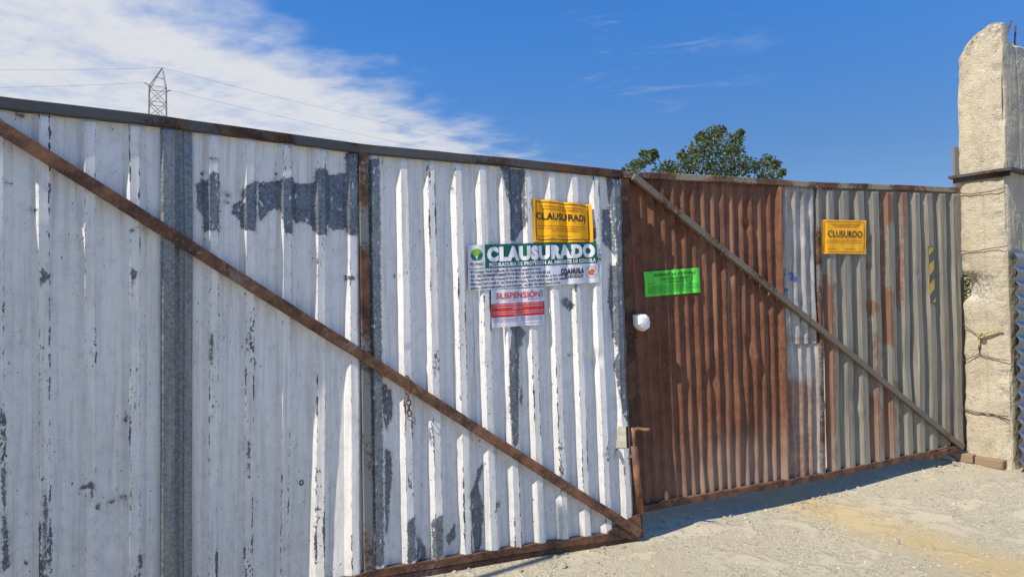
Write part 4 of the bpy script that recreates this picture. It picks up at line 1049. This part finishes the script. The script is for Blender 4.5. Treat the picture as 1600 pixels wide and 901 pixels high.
# metal fence with horizontal ribs to the right of the pillar
M_fence = zinc_mat('dull_zinc_fence', 1.0)
_b = M_fence.node_tree.nodes['Principled BSDF']; _b.inputs['Metallic'].default_value = 0.3
bm = bmesh.new(); uvl = bm.loops.layers.uv.new('UVMap')
F0 = C1 + nf2 * 0.035 + ev * 0.0
zlo, zhi = ground_z(F0.x, F0.y) - 0.01, 1.6 + (468 - 392) / F * 5.72
G = []; nz = 150; nx = 40
for i in range(nx + 1):
    col = []
    for j in range(nz + 1):
        z = zlo + (zhi - zlo) * j / nz; x = 4.0 * i / nx
        ph_ = (z / 0.118) % 1.0
        pr = 0.030 * (0.5 - 0.5 * math.cos(2 * math.pi * ph_)) ** 0.7
        xx = x + (0.012 * mn.noise((z * 8, 1, 1)) if i == 0 else 0)
        p = F0 + ev * xx + nf2 * (pr + 0.006 * mn.noise((x * 2, z * 2, 4))); col.append((bm.verts.new((p.x, p.y, z)), (x, z)))
    G.append(col)
for i in range(nx):
    for j in range(nz):
        vs = (G[i][j], G[i + 1][j], G[i + 1][j + 1], G[i][j + 1]); fc = bm.faces.new([v[0] for v in vs])
        for l, v in zip(fc.loops, vs): l[uvl].uv = v[1]
fence = thing('metal_fence', 'silver sheet metal fence with horizontal ribs right of the concrete pillar', 'fence', (F0.x, F0.y, 0))
link('fence_sheet', bm, M_fence, fence, True)
bm = bmesh.new(); q = F0 + nf2 * 0.01
for k in range(3):
    bm = bmesh.new(); c = q + ev * (1.3 * k + 1.2) - nf2 * 0.05; box(bm, (c.x, c.y, (zlo + zhi) / 2 + .1), ev * 0.03, nf2 * 0.03, Vector((0, 0, (zhi - zlo) / 2 + .1))); link('fence_post', fix(bm), M_rail_dark, fence)

# galvanised stub post behind the pillar
bm = bmesh.new(); r = px_ray(1494.5, 250); g = CAM + r * (6.45 / r.y)
box(bm, (g.x, g.y, 1.5), (0.03, 0, 0), (0, 0.02, 0), (0, 0, 1.5 + (470 - 230) / F * 6.45 / 2 + .05 - .68 + .0))
zt_ = 1.6 + (468 - 229) / F * 6.45
for v in bm.verts: v.co.z = 0.0 if v.co.z < 1 else zt_
tag(link('fence_post', fix(bm), M_zinc), 'thin grey galvanised post standing behind the concrete pillar', 'post')
# slim post outside the left edge; its shadow lies on the ground in front of the white gate
bm = bmesh.new(); tube(bm, [(-2.50, 2.29, 0), (-2.50, 2.29, 2.0), (-2.50, 2.29, 4.15)], 0.03, 10); tube(bm, [(-2.50, 2.29, 0), (-2.50, 2.29, 0.02)], 0.08, 10)
tag(link('steel_post', bm, M_rail_dark, smooth=True), 'slim dark steel post standing free in front of the left end of the white gate', 'post')
# yellow-green weed seen through the notch
M_weed = plain('yellow_green_leaf', (0.26, 0.24, 0.02), 0.6, 0, .3)
bm = bmesh.new(); R = random.Random(4); r = px_ray(1505, 440); g = CAM + r * (6.75 / r.y)
for k in range(10):
    a = R.uniform(0, 6.28); pts = [Vector((g.x + 0.02 * math.cos(a), g.y + 0.02 * math.sin(a), 0)), Vector((g.x + .05 * math.cos(a), g.y + .05 * math.sin(a), 1.0)), Vector((g.x + .08 * math.cos(a), g.y + .08 * math.sin(a), 1.7 + .25 * R.random()))]
    tube(bm, pts, [0.006, 0.005, 0.002], 5)
    for j in range(90):
        h = R.uniform(0.4, 2.15); c = Vector((g.x + R.gauss(0, .05), g.y + R.gauss(0, .05), h)); u = Vector((R.gauss(0, 1), R.gauss(0, 1), R.gauss(0, 1))).normalized(); v = u.orthogonal().normalized()
        bm.faces.new([bm.verts.new(c + u * .05), bm.verts.new(c + v * .015), bm.verts.new(c - u * .05), bm.verts.new(c - v * .015)])
tag(link('weed', bm, M_weed), 'yellow green weed growing behind the pillar', 'plant')

# ------------------------------------------------------------------ tree behind the gate
def leaf_material():
    t, b, fin = mat('tree_leaf')
    oi = t.attr('tone'); 
    col = t.mix(oi, (0.028, 0.050, 0.012), (0.145, 0.175, 0.055))
    fin(col, 0.5, 0, None, 0.35)
    tr = t.new('ShaderNodeBsdfTranslucent'); t.put(tr.inputs[0], t.mix(oi, (0.05, 0.09, 0.012), (0.15, 0.22, 0.03)))
    mx = t.new('ShaderNodeMixShader'); mx.inputs[0].default_value = 0.25
    out = [n for n in t.n if n.type == 'OUTPUT_MATERIAL'][0]
    t.l.new(b.outputs[0], mx.inputs[1]); t.l.new(tr.outputs[0], mx.inputs[2]); t.l.new(mx.outputs[0], out.inputs[0])
    return b.id_data
def leaf_mat2():
    leaf_material(); return bpy.data.materials['tree_leaf']
M_leaf = leaf_mat2(); M_bark = plain('grey_brown_bark', (0.13, 0.10, 0.075), 0.9, 0, .3, 8)
TD = 24.0
def tp(x, y, dy=0): r = px_ray(x, y); return CAM + r * ((TD + dy) / r.y)
R = random.Random(11)
clumps = [(1112, 212, 15), (1125, 204, 10), (1100, 228, 20), (1085, 240, 16), (1130, 230, 22), (1152, 216, 9), (1150, 236, 13), (1075, 255, 16), (1110, 258, 26), (1140, 262, 24),
          (1165, 258, 16), (1185, 262, 13), (1200, 252, 12), (1212, 258, 8), (1206, 276, 16), (1045, 262, 13), (1030, 272, 14), (1016, 246, 11), (1006, 240, 7), (1000, 256, 9), (990, 262, 11), (975, 270, 8), (1022, 238, 5),
          (1060, 278, 20), (1100, 285, 28), (1150, 290, 26), (1020, 290, 18), (1190, 292, 20), (1158, 207, 5), (1095, 214, 8), (1066, 243, 8), (1222, 270, 6), (1120, 330, 50), (1060, 330, 40), (1180, 330, 35), (1010, 310, 20)]
trunk_base = tp(1118, 500); trunk_base.z = 0
tree = thing('leafy_tree', 'leafy green tree rising behind the rusty gate', 'tree', trunk_base)
bm = bmesh.new(); fork = Vector((trunk_base.x, trunk_base.y, 2.6))
tube(bm, [trunk_base, trunk_base + Vector((.1, 0, 1.3)), fork], [0.26, 0.2, 0.17], 10)
cl3 = []
for (x, y, r) in clumps:
    c = tp(x, y, R.uniform(-1.4, 1.4)); cl3.append((c, r * TD / F))
    m1 = fork.lerp(c, 0.5) + Vector((R.gauss(0, .25), R.gauss(0, .25), -.2))
    tube(bm, [fork + Vector((0, 0, -.1)), m1, c], [0.07, 0.04, 0.012], 6)
link('trunk', bm, M_bark, tree, True)
bm = bmesh.new(); tl = bm.verts.layers.float.new('tone')
for (c, r) in cl3:
    n = int(130 + 1050 * r * r); n = min(n, 1300)
    for k in range(n):
        d = Vector((R.gauss(0, 1), R.gauss(0, 1), R.gauss(0, 1))).normalized(); q = c + Vector((d.x, d.y, d.z * 0.85)) * r * (R.random() ** 0.5) * 1.25
        u = Vector((R.gauss(0, 1), R.gauss(0, 1), R.gauss(-.3, .7))).normalized(); v = u.orthogonal().normalized(); v = (v * math.cos(k) + u.cross(v) * math.sin(k))
        L = R.uniform(.06, .10); wv_ = L * 0.36; tone = R.random() ** 1.3
        vs = [bm.verts.new(q + u * L), bm.verts.new(q + v * wv_ + u * L * .1), bm.verts.new(q - u * L * .8), bm.verts.new(q - v * wv_ + u * L * .1)]
        for w in vs: w[tl] = tone
        bm.faces.new(vs)
link('crown', bm, M_leaf, tree)

# ------------------------------------------------------------------ lattice tower and power lines
PD = 60.0
def pp3(x, y, dy=0.0): r = px_ray(x, y); return CAM + r * ((PD + dy) / r.y)
M_tower = plain('pale_galvanised_lattice', (0.27, 0.25, 0.22), 0.7, 0.0, .25, 2)
top = pp3(253.5, 106); bl = pp3(231, 139, -0.6); br = pp3(262, 138, -0.6)
cx = (bl + br) / 2; hw = (br - bl).length / 2
tower = thing('lattice_tower', 'pale steel lattice pylon standing behind the white gate', 'pylon', (cx.x, cx.y, 0))
zt_b = bl.z
bm = bmesh.new()
yw = math.radians(28); ax = Vector((math.cos(yw), math.sin(yw), 0)); ay = Vector((-math.sin(yw), math.cos(yw), 0))
cc = Vector((cx.x, cx.y, 0)); a_ = hw / (math.cos(yw) + math.sin(yw)) * 1.02
def leg(i, z, sp=1.0):
    sx_, sy_ = ((-1, -1), (1, -1), (1, 1), (-1, 1))[i]; k = 1 + (zt_b - z) * 0.012
    return cc + ax * a_ * sx_ * k + ay * a_ * sy_ * k + Vector((0, 0, z))
zs = list(np.arange(0, zt_b, 1.5)); zs = [zt_b - 1.35 * k for k in range(15)] + [0.0]
for i in range(4): tube(bm, [leg(i, zt_b), leg(i, 0)], 0.065, 5)
for a, b in zip(zs[:-1], zs[1:]):
    for i in range(4):
        j = (i + 1) % 4
        tube(bm, [leg(i, a), leg(j, a)], 0.030, 4); tube(bm, [leg(i, a), leg(j, b)], 0.030, 4); tube(bm, [leg(j, a), leg(i, b)], 0.030, 4)
link('lattice_mast', bm, M_tower, tower)
bm = bmesh.new()
for i in range(4): tube(bm, [leg(i, zt_b), Vector(top)], 0.05, 5)
tube(bm, [leg(0, zt_b).lerp(Vector(top), .5), leg(2, zt_b).lerp(Vector(top), .5)], 0.03, 4)
link('peak', bm, M_tower, tower)
for s_ in (-1, 1): bm = bmesh.new(); tube(bm, [leg(0 if s_ < 0 else 2, zt_b) , leg(0 if s_ < 0 else 2, zt_b) + ax * s_ * 0.35 + Vector((0, 0, 0.2))], 0.05, 5); link('cross_arm', bm, M_tower, tower)
M_cable = plain('grey_power_cable', (0.12, 0.12, 0.13), 0.5)
def cable(a, b, sag, label):
    bm = bmesh.new(); pts = []
    for k in range(25):
        f = k / 24; p = a.lerp(b, f); p.z -= sag * 4 * f * (1 - f); pts.append(p)
    tube(bm, pts, 0.010, 5)
    tag(link('power_line', bm, M_cable, smooth=True), label, 'cable', 'power lines on the pylon')
def far(x, y, d): r = px_ray(x, y); return CAM + r * (d / r.y)
cable(Vector(top), far(-420, 92, 55), 0.5, 'upper power line running left from the peak of the pylon')
cable(leg(0, zt_b) - ax * .35 + Vector((0, 0, .2)), far(-420, 132, 55), 0.4, 'lower power line running left from the body of the pylon')
cable(Vector(top), far(985, 262, 100), 0.9, 'upper power line running right from the peak of the pylon')
cable(leg(2, zt_b) + ax * .35 + Vector((0, 0, .2)), far(900, 275, 100), 0.5, 'lower power line running right from the body of the pylon')

# ------------------------------------------------------------------ gravel and stones
def rock(bm, c, r, R):
    st = len(bm.verts); fl = R.uniform(.45, .8); rot = R.uniform(0, 6.28)
    res = bmesh.ops.create_icosphere(bm, subdivisions=1 if r < 0.02 else 2, radius=1.0)
    k1, k2 = R.uniform(.7, 1.2), R.uniform(0, 50)
    for v in res['verts']:
        p = v.co; d = 1 + 0.55 * mn.noise((p.x * 1.4 + k2, p.y * 1.4, p.z * 1.4))
        x, y = p.x * d * k1, p.y * d
        v.co = Vector((c[0] + r * (x * math.cos(rot) - y * math.sin(rot)), c[1] + r * (x * math.sin(rot) + y * math.cos(rot)), c[2] + r * p.z * d * fl))
M_stone = plain('dusty_stone', (0.33, 0.29, 0.23), 0.9, 0, .3, 30)
R = random.Random(3)
protos = []
for k in range(24):
    b_ = bmesh.new(); rock(b_, (0, 0, 0), 1.0 if k % 4 else 0.015, R) if k % 4 else bmesh.ops.create_icosphere(b_, subdivisions=1, radius=1.0)
    vv = np.array([v.co[:] for v in b_.verts]); b_.verts.index_update()
    if k % 4 == 0: vv = vv * np.array([R.uniform(.7, 1.2), R.uniform(.7, 1.2), R.uniform(.4, .8)]) * np.array([[R.uniform(.75, 1.2)] for _ in vv])
    protos.append((vv, [[v.index for v in f_.verts] for f_ in b_.faces])); b_.free()
small = [p for p in protos if len(p[0]) < 20]; big = [p for p in protos if len(p[0]) >= 20]
gv_, gf_, tone_ = [], [], []; base_ = 0
def put_rock(x, y, r):
    global base_
    V_, F_ = R.choice(small if r < 0.009 else big); a_ = R.uniform(0, 6.28); ca_, sa2 = math.cos(a_), math.sin(a_)
    Q = V_ * r; Q = np.stack([Q[:, 0] * ca_ - Q[:, 1] * sa2 + x, Q[:, 0] * sa2 + Q[:, 1] * ca_ + y, Q[:, 2] + ground_z(x, y) + r * .2], 1)
    gv_.append(Q); gf_.extend([[i + base_ for i in f_] for f_ in F_]); base_ += len(V_); tone_.extend([R.random()] * len(V_))
for k in range(9000):
    q = ground_px(R.uniform(560, 1650), R.uniform(700, 960))
    if q.y > 9 or q.y < 2.5: continue
    if R.random() > 0.45 + 0.75 * mn.noise((q.x * 1.1, q.y * 1.1, 20)): continue
    put_rock(q.x, q.y, 0.0025 + 0.0085 * R.random() ** 3.5)
for k in range(500):
    x = R.uniform(-1, 4.2); put_rock(x, 4.25 + x * 0.43 + R.gauss(0.05, .10), 0.004 + 0.014 * R.random() ** 3)
me = bpy.data.meshes.new('gravel'); me.from_pydata(np.concatenate(gv_).tolist(), [], gf_)
me.attributes.new('tone', 'FLOAT', 'POINT').data.foreach_set('value', tone_)
t, b, fin = mat('mixed_gravel'); tn = t.attr('tone')
fin(t.mix(t.mr(tn, .75, .8, 0, .8), t.mix(tn, (0.27, 0.24, 0.18), (0.60, 0.54, 0.42)), (0.20, 0.195, 0.19)), 0.9)
me.materials.append(bpy.data.materials['mixed_gravel'])
o = bpy.data.objects.new('gravel', me); COL.objects.link(o); kind(o, 'stuff')
for i, (x, y, r, lb) in enumerate(((880, 886, .022, 'pale stone on the ground in front of the white gate corner'), (1480, 718, .05, 'pale broken stone at the hinge corner beside the pillar base'),
        (1494, 727, .04, 'small stone in front of the rusty channel under the pillar'), (1466, 712, .035, 'dark stone under the hinge end of the rusty gate'),
        (1285, 826, .013, 'small rusty red stone lying on the open ground right of the drop bolt'), (1400, 845, .022, 'pale stone lying in the yellow stain on the ground'),
        (1450, 868, .012, 'small stone at the lower edge of the yellow stain'), (1215, 857, .014, 'grey stone on the ground below the middle of the rusty gate'))):
    q = ground_px(x, y); bm = bmesh.new(); rock(bm, (q.x, q.y, q.z + r * .3), r, R)
    tag(link('stone', bm, M_stone), lb, 'stone', 'loose stones on the ground')
